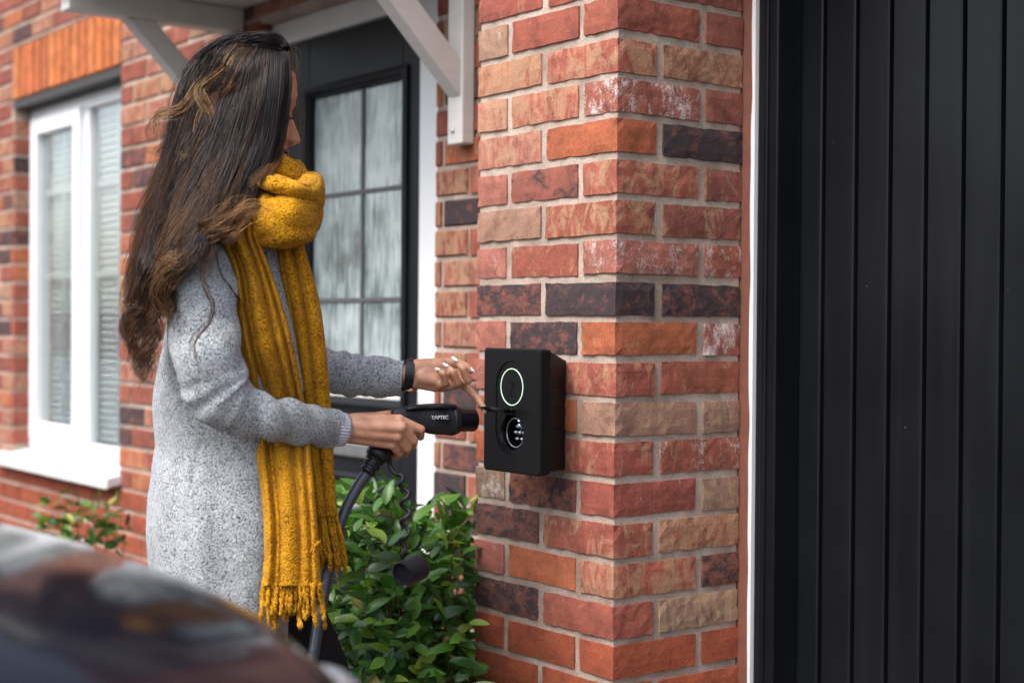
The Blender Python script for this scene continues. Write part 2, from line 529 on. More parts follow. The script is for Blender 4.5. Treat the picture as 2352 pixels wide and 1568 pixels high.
M = dict(
    brick=brick_material(), mortar=mortar_material(), boucle=boucle_material(), scarf=scarf_material(), skin=skin_material(),
    hair=hair_material(), obscure=obscure_glass(), glass=clear_glass(), leaf=leaf_material(),
    upvc=plain('white_upvc', (0.70, 0.715, 0.73), 0.3, var=0.03, vs=8),
    timber_white=plain('white_painted_timber', (0.64, 0.63, 0.60), 0.5, var=0.05, vs=12, bs=0.15, bscale=60, stretch=(1, 1, 6)),
    door_black=plain('black_woodgrain_door', (0.008, 0.009, 0.0115), 0.42, spec=0.18, var=0.25, vs=9, bs=0.5, bscale=22, bdist=0.0015, stretch=(9, 9, 1.2)),
    garage=plain('black_powder_coat', (0.0050, 0.0060, 0.0082), 0.36, var=0.2, vs=5, bs=0.12, bscale=900, bdist=0.0004, spec=0.24),
    shell=plain('matt_black_plastic', (0.006, 0.006, 0.0068), 0.52, spec=0.16, var=0.12, vs=40, bs=0.35, bscale=1400, bdist=0.0004),
    gloss=plain('gloss_black_plastic', (0.005, 0.005, 0.007), 0.16, var=0.1, vs=30, spec=0.35),
    rubber=plain('black_rubber', (0.012, 0.0125, 0.016), 0.42, spec=0.35, var=0.15, vs=60, bs=0.15, bscale=700, bdist=0.0005),
    cable=plain('sheen_tinted_cable', (0.040, 0.049, 0.072), 0.42, var=0.15, vs=60, spec=0.6),  # blue-grey sheen of the black cable lifted into its base colour
    trousers=plain('black_trousers', (0.012, 0.012, 0.014), 0.9, var=0.2, vs=50, bs=0.4, bscale=300, spec=0.2),
    jumper=plain('lilac_grey_rib', (0.52, 0.51, 0.60), 0.95, var=0.12, vs=300, bs=0.5, bscale=500, spec=0.1),
    nail=plain('white_nail_polish', (0.82, 0.84, 0.85), 0.18, var=0.02),
    gold=plain('rose_gold', (0.75, 0.42, 0.28), 0.25, metal=1.0, var=0.05),
    steel=plain('brushed_metal', (0.62, 0.62, 0.60), 0.3, metal=1.0, var=0.08),
    silver=plain('pin_metal', (0.80, 0.82, 0.88), 0.2, metal=1.0, var=0.05),
    lip=plain('dark_red_lips', (0.20, 0.045, 0.040), 0.4, var=0.1),
    lash=plain('black_lashes', (0.01, 0.008, 0.007), 0.7),
    soil=plain('dark_soil', (0.06, 0.042, 0.03), 0.95, var=0.4, vs=30, bs=0.8, bscale=60, bdist=0.02),
    tarmac=plain('grey_tarmac', (0.055, 0.055, 0.058), 0.9, var=0.3, vs=120, bs=0.6, bscale=260, bdist=0.006),
    paving=plain('block_paving', (0.20, 0.15, 0.125), 0.9, var=0.3, vs=9, bs=0.5, bscale=120, bdist=0.004),
    paint=plain('midnight_car_paint', (0.005, 0.0055, 0.011), 0.12, var=0.1, vs=300, spec=0.32),
    carglass=plain('car_glass', (0.012, 0.014, 0.016), 0.05, spec=0.8),
    lamp=plain('headlight_lens', (0.16, 0.18, 0.22), 0.1, var=0.05, spec=0.8),
    tyre=plain('tyre_rubber', (0.02, 0.02, 0.02), 0.85),
    stem=plain('brown_stem', (0.10, 0.055, 0.03), 0.85, var=0.3),
    bud=plain('pink_bud', (0.62, 0.22, 0.24), 0.6, var=0.2),
    sealant=plain('brown_sealant', (0.17, 0.062, 0.042), 0.75, var=0.15, vs=40, bs=0.3, bscale=120, bdist=0.002),
    leadbar=plain('grey_lead_bar', (0.085, 0.085, 0.09), 0.6),
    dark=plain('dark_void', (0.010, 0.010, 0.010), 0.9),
    window_top_band=plain('dark_top_band', (0.035, 0.032, 0.030), 0.7),
    rooftile=plain('grey_roof_tile', (0.09, 0.09, 0.095), 0.85, var=0.2, vs=20, bs=0.4, bscale=80, bdist=0.004),
    blind=plain('white_blind', (0.80, 0.82, 0.82), 0.6, var=0.03),
    ring=glow('status_ring_light', (0.62, 1.0, 0.60, 1), 0.30),
    print_white=plain('white_print', (0.72, 0.73, 0.74), 0.5, var=0.02),
)
def dusty(m):
    nt = m.node_tree; b = nt.nodes['Principled BSDF']; tc = N(nt, 'ShaderNodeTexCoord')
    v = N(nt, 'ShaderNodeTexVoronoi', Scale=16.0); nt.links.new(tc.outputs['Object'], v.inputs['Vector'])
    mp = N(nt, 'ShaderNodeMapping'); mp.inputs['Scale'].default_value = (30, 30, 1.2); nt.links.new(tc.outputs['Object'], mp.inputs[0])
    n = N(nt, 'ShaderNodeTexNoise', Scale=1.0, Detail=5.0); nt.links.new(mp.outputs[0], n.inputs['Vector'])
    f = math_(nt, 'MULTIPLY', math_(nt, 'LESS_THAN', v.outputs['Distance'], 0.022), 0.3)
    f2 = math_(nt, 'MULTIPLY', math_(nt, 'SUBTRACT', n.outputs['Fac'], 0.5), 0.08, True)
    old = b.inputs['Base Color'].links[0].from_socket
    c = mixc(nt, f2, old, (0.16, 0.17, 0.18, 1)); c = mixc(nt, f, c, (0.20, 0.21, 0.22, 1))
    nt.links.new(c, b.inputs['Base Color'])


dusty(M['garage'])
M['paint'].node_tree.nodes['Principled BSDF'].inputs['IOR'].default_value = 1.28
M['paint'].node_tree.nodes['Principled BSDF'].inputs['Coat Weight'].default_value = 0.0

# ================================================================== SETTING
def ground_sheet(name, x0, x1, y0, y1, z, mat, label):
    o = MB().add([(x0, y0, z), (x1, y0, z), (x1, y1, z), (x0, y1, z)], [(0, 1, 2, 3)]).build(name, mat)
    tag(o, label, None, None, 'structure')
    return o

ground_sheet('ground', -120, 120, -120, 120, -0.004, M['tarmac'], 'grey tarmac ground reaching the horizon')
ground_sheet('driveway', -0.46, 4.2, -7.0, 0.36, 0.0, M['paving'], 'block paved driveway in front of the garage')
ground_sheet('planting_bed', -6.5, -0.46, -0.35, 0.30, 0.004, M['soil'], 'strip of dark soil along the foot of the house wall')

# ------------------------------------------------------------------ the house
house = empty('brick_house', (-1.0, 0.3, 0.0), 'red brick house front with black garage door, black front door and white window', 'house')
WY = 0.30            # face of the main wall
PAL = dict(R=(0.290, 0.088, 0.061), P=(0.335, 0.126, 0.096), O=(0.375, 0.116, 0.056), T=(0.315, 0.182, 0.130), B=(0.225, 0.082, 0.061),
           G=(0.250, 0.152, 0.113), S=(0.315, 0.080, 0.042), K=(0.262, 0.085, 0.060))
BL, BW, BH = 0.2115, 0.1, 0.0632     # face sizes; the joints are wide


def hero_brick(L, W, H, seed, nx, ny, nz, amp=0.0011):
    """a brick as a small grid box with rounded, uneven arrises"""
    idx, V, F = {}, [], []
    def vid(i, j, k):
        if (i, j, k) not in idx:
            p = np.array([(i / nx - .5) * L, (j / ny - .5) * W, (k / nz - .5) * H])
            e = (i in (0, nx)) + (j in (0, ny)) + (k in (0, nz))
            s = np.array([(-1 if i == 0 else 1 if i == nx else 0), (-1 if j == 0 else 1 if j == ny else 0), (-1 if k == 0 else 1 if k == nz else 0)], float)
            q = p + vnoise(np.stack([p * 55 + seed * 7.3, p * 55 + seed * 7.3 + 40, p * 55 + seed * 7.3 + 90])) * amp
            if e >= 2:
                q = q - s * (0.0007 + 0.0028 * abs(vnoise(p * 140 + seed * 3.1)) ** 1.3)
            idx[(i, j, k)] = len(V); V.append(q)
        return idx[(i, j, k)]
    for i in range(nx):
        for k in range(nz):
            F.append((vid(i, 0, k), vid(i + 1, 0, k), vid(i + 1, 0, k + 1), vid(i, 0, k + 1)))
            F.append((vid(i, ny, k), vid(i, ny, k + 1), vid(i + 1, ny, k + 1), vid(i + 1, ny, k)))
    for j in range(ny):
        for k in range(nz):
            F.append((vid(0, j, k), vid(0, j, k + 1), vid(0, j + 1, k + 1), vid(0, j + 1, k)))
            F.append((vid(nx, j, k), vid(nx, j + 1, k), vid(nx, j + 1, k + 1), vid(nx, j, k + 1)))
    for i in range(nx):
        for j in range(ny):
            F.append((vid(i, j, 0), vid(i, j + 1, 0), vid(i + 1, j + 1, 0), vid(i + 1, j, 0)))
            F.append((vid(i, j, nz), vid(i + 1, j, nz), vid(i + 1, j + 1, nz), vid(i, j + 1, nz)))
    me = mesh_from('brick', V, F)
    me.materials.append(M['brick'])
    return me


HERO = [hero_brick(BL, BW, BH, s, 12, 6, 4) for s in range(14)]
SMOOTH_HERO = [hero_brick(BL, BW, BH, s + 50, 8, 4, 3, 0.0005) for s in range(6)]


def cham_brick(L, W, H, seed):
    r = random.Random(seed)
    V, F = [], []
    for (y, ins) in ((-W / 2, 0.004), (-W / 2 + 0.004, 0.0), (W / 2, 0.0)):
        for sx, sz in ((-1, -1), (1, -1), (1, 1), (-1, 1)):
            V.append((sx * (L / 2 - ins) + r.uniform(-.0012, .0012), y + r.uniform(-.0006, .0006), sz * (H / 2 - ins) + r.uniform(-.0012, .0012)))
    F = [(0, 1, 2, 3)] + [(a + j, b + j, b + (j + 1) % 4, a + (j + 1) % 4) for a, b in ((0, 4), (4, 8)) for j in range(4)]
    F = [tuple(reversed(f)) if i else f for i, f in enumerate(F)]
    me = mesh_from('brick', V, F)
    bm = bmesh.new(); bm.from_mesh(me); bmesh.ops.recalc_face_normals(bm, faces=bm.faces); bm.to_mesh(me); bm.free()
    me.materials.append(M['brick'])
    return me


def put_brick(me, loc, rz, parent, col, buff=0.0, burn=0.0, lime=0.0, jit=1.0, scale=None):
    o = bpy.data.objects.new('brick', me)
    c = PAL[col] if isinstance(col, str) else col
    v = random.uniform(0.9, 1.1)
    o.color = (c[0] * v, c[1] * v * random.uniform(.95, 1.05), c[2] * v, 1)
    o['buff'] = float(buff); o['burn'] = float(burn); o['lime'] = float(lime)
    o.location = (loc[0] + random.uniform(-.001, .001) * jit, loc[1] + random.uniform(-.0012, .0012) * jit, loc[2] + random.uniform(-.0015, .0015) * jit)
    o.rotation_euler = (random.uniform(-.006, .006) * jit, random.uniform(-.008, .008) * jit, rz + random.uniform(-.006, .006) * jit)
    if scale: o.scale = scale
    link(o, parent)
    return o


# ---- pier beside the garage: one thick mortar core, bricks proud of it
GX, GY = 0.0, 0.3275                       # garage-side face of the pier, depth of the reveal
core = MB()
core.box(-0.44 + .005, -.005, .005, GY - 0.003, 0.0, 2.55)
pier = core.build('pier', M['mortar'], house)
tag(pier, 'red and burnt brick pier beside the black garage door')
ROWS = {
    -1: [('R', .3, 0, 0), ('R', 0, 0, 0), ('B', .3, 0, 0)],
    0: [('T', 0, 0, .35), ('R', .1, 0, .1), ('R', 0, 0, .15), ('B', .1, 0, 0)],
    1: [('R', .75, 0, 0), ('R', .55, 0, .05), ('B', .6, 0, .1)],
    2: [('P', .7, 0, 0), ('R', .6, 0, .2), ('K', .2, 0, .55), ('B', 0, 0, .25)],
    3: [('P', .5, 0, .3), ('O', 0, 0, .1), ('B', .1, .8, 0)],
    4: [('P', 0, 0, .1), ('R', .1, .5, 0), ('R', .5, .1, .1), ('B', .3, .1, .2)],
    5: [('T', .3, 0, 0), ('R', .5, 0, 0), ('B', .35, 0, .1)],
    6: [('P', .1, 0, .35), ('R', .3, 0, 0), ('P', 0, 0, .45), ('R', 0, 0, .52)],
    7: [('R', .1, .66, 0), ('R', .1, .8, .1), ('K', 0, .72, 0)],
    8: [('P', 0, 0, 0), ('R', 0, .74, .1), ('O', .2, 0, 0), ('K', 0, .1, .62)],
    9: [('P', .2, 0, 0), ('R', .4, 0, .15), ('R', .2, 0, .2)],
    10: [('O', 0, 0, 0), ('O', 0, 0, 0), ('T', .3, 0, .2), ('G', .5, 0, .15)],
    11: [('O', .1, 0, 0), ('R', .35, 0, 0), ('R', .2, 0, .4)],
    12: [('G', .3, 0, .4), ('O', 0, .58, 0), ('R', .1, 0, .25), ('G', .4, 0, .1)],
    13: [('B', 0, .62, 0), ('R', .4, 0, .15), ('R', .65, 0, .2)],
    14: [('P', .2, 0, .1), ('O', .2, 0, .1), ('R', .6, 0, .2), ('K', 0, .62, 0)],
    15: [('B', 0, .68, 0), ('R', .1, 0, .1), ('G', .6, 0, .15)],
}
for c in range(34):
    k = 23 - c
    z = c * 0.075 + 0.0375
    low = c < 8
    rows = ROWS.get(k)
    if rows is None:
        n = 4 if k % 2 == 0 else 3
        if low:
            rows = [('S', 0, 0, random.choice([0, 0, .1]))] * n
        else:
            rows = [(random.choice('RRPOB'), random.choice([0, .2, .5]), random.choice([0, 0, 0, .5]), random.choice([0, 0, .2])) for _ in range(n)]
    ms = (lambda: random.choice(SMOOTH_HERO)) if low else (lambda: random.choice(HERO))
    if k % 2 == 0:     # header, stretcher, header on the face; stretcher, header on the reveal
        put_brick(ms(), (-0.44 + BW / 2, BL / 2, z), math.pi / 2, pier, *rows[0])
        put_brick(ms(), (-0.44 + BW + .0142 + BL / 2, BW / 2, z), 0, pier, *rows[1])
        put_brick(ms(), (-BW / 2, BL / 2, z), math.pi / 2, pier, *rows[2])
        put_brick(ms(), (-BL / 2, GY - BW / 2, z), math.pi, pier, *rows[3])
    else:
        put_brick(ms(), (-0.44 + BL / 2, BW / 2, z), 0, pier, *rows[0])
        put_brick(ms(), (-BL / 2, BW / 2, z), 0, pier, *rows[1])
        put_brick(ms(), (-BW / 2, GY - BL / 2, z), math.pi / 2, pier, *rows[2])

# ---- main wall with openings for the front door and the window
DX0, DX1, DZ = -1.985, -1.035, 2.085        # door opening
VX0, VX1, VZ0, VZ1 = -4.14, -3.02, 0.62, 2.10   # window opening
WL, WTOP = -5.9, 2.85
wb = MB()
yb, yc = WY + 0.006, WY + 0.30
wb.box(WL, VX0, yb, yc, 0, WTOP).box(VX0, VX1, yb, yc, 0, VZ0).box(VX0, VX1, yb, yc, VZ1 + 0.22, WTOP)
wb.box(VX1, DX0, yb, yc, 0, WTOP).box(DX0, DX1, yb, yc, DZ, WTOP).box(DX1, -0.40, yb, yc, 0, WTOP)
wall = wb.build('wall', M['mortar'], house)
FAR = [cham_brick(BL, BW, BH, s) for s in range(5)]
FARH = [cham_brick(BW, BW, BH, s + 9) for s in range(3)]
cand = []
for c in range(38):
    z = c * 0.075 + 0.0375
    x = -0.45 - (0.1125 if c % 2 else 0.0)
    while x > WL:
        a, b = x - BL, x
        x -= 0.225
        segs = [(a, b)]
        for (o0, o1, oz0, oz1) in ((DX0, DX1, 0, DZ), (VX0, VX1, VZ0 - 0.02, VZ1 + 0.215)):
            if z + BH / 2 > oz0 and z - BH / 2 < oz1 - 0.01:
                ns = []
                for (p, q) in segs:
                    if q <= o0 or p >= o1: ns.append((p, q))
                    else:
                        if p < o0 - 0.012: ns.append((p, o0))
                        if q > o1 + 0.012: ns.append((o1, q))
                segs = ns
        for (p, q) in segs:
            d = np.array([(p + q) / 2, WY, z]) - CAM
            dep = d @ FWD
            u = 512 + FPX * (d @ RGT) / dep; v = 341 - FPX * (d @ UPV) / dep
            vis = -25 < u < 480 and -15 < v < 560
            cand.append((vis, (q - p) / dep, p, q, z, c))
cand.sort(key=lambda t: (not t[0], -t[1]))
rest = MB()
restcol = []


def wall_look(c):
    if c < 8:
        return ('S', 0, 0, 0)
    r = random.random()
    if r < .15: return (random.choice('RB'), 0, random.uniform(.6, .85), 0)
    if r < .19: return ('T', .4, 0, .1)
    if r < .27: return ('O', .4, 0, 0)
    if r < .45: return ('K', .2, 0, .1)
    if r < .62: return ('P', .5, 0, .1)
    return ('R', random.choice([0, .3, .6]), 0, random.choice([0, 0, .2]))


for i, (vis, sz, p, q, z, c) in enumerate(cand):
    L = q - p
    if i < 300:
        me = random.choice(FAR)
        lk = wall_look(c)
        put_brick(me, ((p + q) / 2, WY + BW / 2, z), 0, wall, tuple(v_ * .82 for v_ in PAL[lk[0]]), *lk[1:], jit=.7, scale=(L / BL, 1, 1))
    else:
        y0 = WY + random.uniform(-.001, .001)
        rest.box(p, q, y0, y0 + 0.05, z - BH / 2, z + BH / 2)
# header over the garage and the far pier, in the same bonded brick
GW = 2.46
hb = MB().box(-0.02, GW + .40, 0.005, GY - .01, 2.20, 2.55).box(GW, GW + 0.42, 0.005, GY - .01, 0, 2.20)
garage_wall = hb.build('garage_wall', M['mortar'], house)
for c in range(34):
    z = c * 0.075 + 0.0375
    x = 0.01 if z > 2.2 else GW
    x -= 0.1125 if c % 2 else 0
    while x < GW + .40:
        a, b = max(x, 0.005 if z > 2.2 else GW), min(x + BL, GW + .44)
        if b - a > .03: rest.box(a, b, random.uniform(-.001, .001), 0.05, z - BH / 2, z + BH / 2)
        x += 0.225
ro = rest.build('brickwork', M['brick'], wall)
ro.color = PAL['R'] + (1,); ro['buff'] = .3; ro['burn'] = .2; ro['lime'] = 0.0
tag(ro, kind='stuff')

# soldier course over the window
solc = [(0.46, 0.135, 0.047), (0.42, 0.128, 0.05), (0.48, 0.16, 0.06), (0.38, 0.115, 0.05)]
SOL = cham_brick(BW * .64, BW, BL, 77)
nx = int((VX1 - VX0) / 0.075)
for i in range(nx):
    put_brick(SOL, (VX0 + .0375 + i * (VX1 - VX0) / nx, WY + BW / 2 - .001, VZ1 + .1075), 0, wall, random.choice(solc), .1, 0, 0.05, jit=.7)
MB().box(VX0 - .004, VX1 + .004, WY + .004, WY + .11, VZ1 - .035, VZ1 - .002).build('window_top_band', M['window_top_band'], house)  # dark band along the underside of the soldier course
# reveal bricks at the left cheek of the window
for c in range(8, 28):
    z = c * 0.075 + 0.0375
    if VZ0 + .03 < z < VZ1 - .05:
        lk = wall_look(c)
        L = BW if c % 2 else .06
        put_brick(random.choice(FARH), (VX0 - BW / 2 + .004, WY + .004 + BW / 2 + (.0), z), math.pi / 2, wall, *lk, jit=.3)

# ---- window
win = empty('window', (-3.58, .37, .62), parent=house)
fy0, fy1 = 0.372, 0.44
Z0, Z1 = 0.665, 2.065
X0, X1 = VX0 + .006, VX1 - .004
f = MB().box(X0, X0 + .055, fy0, fy1, Z0, Z1).box(X1 - .055, X1, fy0, fy1, Z0, Z1)
f.box(X0 + .055, X1 - .055, fy0, fy1, Z1 - .06, Z1).box(X0 + .055, X1 - .055, fy0, fy1, Z0, Z0 + .06)
f.build('frame', M['upvc'], win, bevel=.006)
MX = -3.535
MB().box(MX - .035, MX + .035, fy0 + .002, fy1 - .022, Z0 + .06, Z1 - .06).build('mullion', M['upvc'], win, bevel=.006)
# opening casement on the left, proud of the frame
a0, a1, b0, b1 = X0 + .042, MX - .02, Z0 + .045, Z1 - .045
s = MB().box(a0, a0 + .07, fy0 - .018, fy1 - .01, b0, b1).box(a1 - .07, a1, fy0 - .018, fy1 - .01, b0, b1)
s.box(a0 + .07, a1 - .07, fy0 - .018, fy1 - .01, b1 - .07, b1).box(a0 + .07, a1 - .07, fy0 - .018, fy1 - .01, b0, b0 + .07)
s.build('casement', M['upvc'], win, bevel=.008)
panes = [(a0 + .07, a1 - .07, b0 + .07, b1 - .07, fy0 + .012), (MX + .035, X1 - .055, Z0 + .06, Z1 - .06, fy0 + .022)]
for (p0, p1, q0, q1, py) in panes:
    MB().box(p0 - .004, p1 + .004, py, py + .004, q0 - .004, q1 + .004).build('pane', M['glass'], win)
    for zz in (1.372, 1.717):
        MB().box(p0, p1, py + .012, py + .022, zz - .011, zz + .011).build('glazing_bar', M['upvc'], win)
    MB().box((p0 + p1) / 2 - .011, (p0 + p1) / 2 + .011, py + .0125, py + .0215, q0, q1).build('glazing_bar', M['upvc'], win)
bl = MB()
zz = Z0 + .08
while zz < Z1 - .06:
    bl.add([(X0 + .05, .420, zz - .008), (X1 - .05, .420, zz - .008), (X1 - .05, .436, zz + .017), (X0 + .05, .436, zz + .017),
            (X0 + .05, .421, zz - .0092), (X1 - .05, .421, zz - .0092), (X1 - .05, .437, zz + .0158), (X0 + .05, .437, zz + .0158)],
           [(0, 1, 2, 3), (7, 6, 5, 4), (0, 4, 5, 1), (1, 5, 6, 2), (2, 6, 7, 3), (3, 7, 4, 0)])
    zz += .027
bo = bl.build('blind', M['blind'], win); tag(bo, 'white horizontal slatted blind behind the glass', kind='stuff')
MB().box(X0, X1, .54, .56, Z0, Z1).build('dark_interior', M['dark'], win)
sl = MB().prism([(WY - .055, .600), (WY - .055, .640), (.372, .664), (.372, .625), (WY - .03, .608)], 'x', VX0 - .12, VX1 + .02)
sl.build('sill', M['upvc'], win, bevel=.004)

# ---- front door
door = empty('front_door', (-1.5, .36, 0), parent=house)
dy0, dy1 = .345, .415
f = MB().box(DX0, DX0 + .065, dy0, dy1, 0, DZ).box(DX1 - .145, DX1, dy0, dy1, 0, DZ).box(DX0 + .065, DX1 - .145, dy0, dy1, DZ - .07, DZ)
f.box(DX0 + .055, DX0 + .075, dy0 + .012, dy1, 0, DZ - .07)
fr = f.build('door_frame', M['upvc'], door, bevel=.006)
# wavy mortar bead where the frame meets the brick
LX0, LX1, LZ1 = DX0 + .068, DX1 - .148, DZ - .074
GX0, GX1, GZ0, GZ1 = -1.775, -1.275, .985, 1.842
ly = dy0 + .012
sp = MB().box(LX0, GX0, ly, ly + .045, 0.01, LZ1).box(GX1, LX1, ly, ly + .045, 0.01, LZ1)
sp.box(GX0, GX1, ly, ly + .045, GZ1, LZ1).box(GX0, GX1, ly, ly + .045, 0.01, GZ0)
sp.build('door_leaf', M['door_black'], door, bevel=.003)


def surround(x0, x1, z0, z1, w, y0, y1, name, mat, par):
    b = MB()
    prof = [(0, y1), (0, y0 + .004), (w * .35, y0), (w * .7, y0 + .003), (w, y1)]
    cs = [(x0, z0, 1, 1), (x1, z0, -1, 1), (x1, z1, -1, -1), (x0, z1, 1, -1)]
    rings = [[(cx + sx * (-w + t), y, cz + sz * (-w + t)) for t, y in prof] for cx, cz, sx, sz in cs]
    b.loft(rings, caps=False, closed=True)
    return b.build(name, mat, par)


surround(GX0, GX1, GZ0, GZ1, .03, ly - .012, ly + .01, 'glazing_moulding', M['door_black'], door)
MB().box(GX0 - .01, GX1 + .01, ly + .02, ly + .026, GZ0 - .01, GZ1 + .01).build('pane', M['obscure'], door)
lead = (-1.503,), (1.555, 1.255)
for xx in lead[0]:
    MB().box(xx - .0065, xx + .0065, ly + .014, ly + .0195, GZ0, GZ1).build('glazing_bar', M['leadbar'], door)
for zz in lead[1]:
    for p0, p1 in ((GX0, lead[0][0] - .0065), (lead[0][0] + .0065, GX1)):
        MB().box(p0, p1, ly + .014, ly + .0195, zz - .0055, zz + .0055).build('glazing_bar', M['leadbar'], door)
MB().box(GX0, GX1, ly + .004, ly + .0195, GZ0, GZ0 + .018).build('bottom_bead', M['timber_white'], door)
MB().box(-1.70, -1.40, ly - .014, ly - .0005, .818, .862).build('letter_plate', M['steel'], door, bevel=.006)
surround(-1.72, -1.30, .16, .74, .035, ly - .009, ly + .004, 'lower_moulding', M['door_black'], door)
MB().box(-1.70, -1.32, ly - .004, ly + .002, .19, .71).build('lower_panel', M['door_black'], door, bevel=.003)
h = MB().box(LX0 + .035, LX0 + .075, ly - .012, ly - .0005, .92, 1.16)
h.build('handle_plate', M['steel'], door, bevel=.004)
MB().box(DX0, DX1, .30, .345, 0.004, .05).build('threshold', M['steel'], door, bevel=.004)

# ---- porch canopy on two gallows brackets
canopy = empty('porch_canopy', (-1.5, .3, 1.6), parent=house)
for cx in (-.899, -2.105):
    br = MB().box(cx - .031, cx + .031, .262, WY - .001, 1.622, 2.07)
    b = br.build('bracket_post', M['timber_white'], canopy, bevel=.004)
    MB().box(cx - .0315, cx + .0315, -.25, WY - .001, 2.072, 2.142).build('bracket_beam', M['timber_white'], canopy, bevel=.004)
    MB().prism([(.2615, 1.735), (.2615, 1.825), (.016, 2.0715), (-.074, 2.0715)], 'x', cx - .024, cx + .024).build('brace', M['timber_white'], canopy, bevel=.003)
    rings = []
    for yy, rr in ((.2615, .0), (.2615, .006), (.258, .006), (.256, .004), (.256, .0)):
        rings.append([(cx - .006 + rr * math.cos(t), yy, 1.655 + rr * math.sin(t)) for t in np.linspace(0, 2 * math.pi, 10, endpoint=False)])
    MB().loft(rings).build('bolt', M['steel'], canopy, smooth=True)
MB().box(-2.19, -.815, -.27, WY - .002, 2.144, 2.165).build('soffit', M['timber_white'], canopy)
for xx in (-2.215, -.815):
    MB().prism([(-.27, 2.146), (WY - .002, 2.146), (WY - .002, 2.56), (-.27, 2.25)], 'x', xx, xx + .024).build('barge_board', M['timber_white'], canopy, bevel=.003)
MB().box(-2.215, -.791, -.295, -.272, 2.135, 2.262).build('fascia', M['timber_white'], canopy, bevel=.003)
MB().prism([(-.33, 2.255), (WY - .003, 2.575), (WY - .003, 2.60), (-.33, 2.28)], 'x', -2.26, -.75).build('canopy_roof', M['rooftile'], canopy)

# ---- garage door and its frame
gar = empty('garage_door', (1.2, .4, 0), parent=house)
GZT = 2.2


def wavy_strip(x0, x1, y, name, mat, amp, seed, lean=0.0):
    v, fcs = [], []
    zs = np.linspace(0, GZT, 90)
    for i, z in enumerate(zs):
        w = amp * vnoise(np.array([seed, z * 14, 0.3]))
        v += [(x0 + w, y, z), (x1, y, z), (x1, y + .010, z), (x0 + w, y + .010, z)]
    for i in range(len(zs) - 1):
        a = 4 * i
        fcs += [(a + j, a + (j + 1) % 4, a + 4 + (j + 1) % 4, a + 4 + j) for j in range(4)]
    return MB().add(v, fcs).build(name, mat, gar)


MB().box(-.06, .028, GY + .0005, GY + .03, 0, GZT).build('sealant_bead', M['sealant'], gar)
wavy_strip(.0255, .0345, GY - .003, 'frame_edge', M['upvc'], .0035, 3.7)
MB().box(.0352, .086, GY + .006, .4015, 0, GZT).build('door_frame', M['garage'], gar, bevel=.003)
MB().box(.050, .064, GY + .001, GY + .006, 0, GZT).build('frame_bead', M['garage'], gar, bevel=.003)
GDY = .402
MB().box(.0, GW, GDY + .028, GDY + .04, 0, GZT).build('backing', M['dark'], gar)
x = .0565 - .0802
PW = .0802
k = 0
while x < GW - .02:
    x0, x1 = x, min(x + PW, GW)
    x0c = max(x0, .020)
    if x1 - x0c > .01:
        b = MB()
        prof = [(x0c, GDY + .024), (x0c + .004, GDY + .010), (x0c + .0065, GDY + .010), (x0c + .0085, GDY + .0035), (x0c + .013, GDY + .0035),
                (x0c + .0145, GDY), (x1 - .0035, GDY), (x1 - .0008, GDY + .003), (x1 - .0004, GDY + .024)]
        b.prism(prof, 'z', 0.012, GZT - .01)
        b.build('panel', M['garage'], gar)
    x += PW
    k += 1
MB().box(GW - .06, GW, GY + .012, GY + .06, 0, GZT).build('door_frame', M['garage'], gar, bevel=.003)
MB().box(.086, GW - .06, GY + .012, GY + .06, GZT - .07, GZT).build('door_frame', M['garage'], gar, bevel=.003)


# ------------------------------------------------------------------ houses across the street, behind the camera
def far_house(x0, x1, y, h, label, brick):
    r = empty('terraced_house', ((x0 + x1) / 2, y, 0), label, 'house', 'houses across the street')
    MB().box(x0, x1, y - 7, y, 0, h).build('wall', brick, r)
    MB().prism([(y + .35, h - .1), (y - 3.5, h + 2.2), (y - 7.35, h - .1)], 'x', x0 - .1, x1 + .1).build('roof', M['rooftile'], r)
    w = x1 - x0
    for fx in (.22, .72):
        for z0, z1 in ((.9, 2.1), (3.5, 4.7)):
            if fx > .5 and z0 < 1:
                MB().box(x0 + w * fx - .5, x0 + w * fx + .5, y, y + .06, 0, 2.1).build('door', M['garage'], r)
                continue
            wo_ = MB().box(x0 + w * fx - .75, x0 + w * fx + .75, y, y + .05, z0, z1).build('window', M['upvc'], r)
            for k in (-1, 1):
                MB().box(x0 + w * fx + k * .37 - .31, x0 + w * fx + k * .37 + .31, y + .052, y + .058, z0 + .08, z1 - .08).build('pane', M['carglass'], wo_)


far_brick = plain('far_red_brick', (0.26, 0.105, 0.075), 0.9, var=0.3, vs=14, stretch=(1, 1, 3))
far_buff = plain('far_buff_brick', (0.36, 0.27, 0.19), 0.9, var=0.25, vs=14, stretch=(1, 1, 3))
for i, (x0, x1, lab, bm_) in enumerate([(-11, -3, 'buff brick house standing across the street', far_buff), (-2, 7, 'red brick house directly opposite the driveway', far_brick)]):
    far_house(x0, x1, -19.0, 5.4, lab, bm_)
gw = MB().box(-60, -12, -19.2, -19.0, 0, 1.5).box(-60, -12, -19.24, -18.96, 1.5, 1.58).build('garden_wall', far_brick)
tag(gw, 'long low red brick garden wall across the street', 'wall')

# ================================================================== THINGS
def disc(cx, cy, cz, r, n, ax, ay):
    return [np.array([cx, cy, cz]) + r * (math.cos(t) * np.array(ax) + math.sin(t) * np.array(ay)) for t in np.linspace(0, 2 * math.pi, n, endpoint=False)]


# ------------------------------------------------------------------ wall charger
charger = empty('wall_charger', (-.1775, 0, .908), 'matt black electric car charger with lit green ring, fixed to the brick pier', 'charger')
CXc = -.1775
ZB, ZT = .906, 1.142


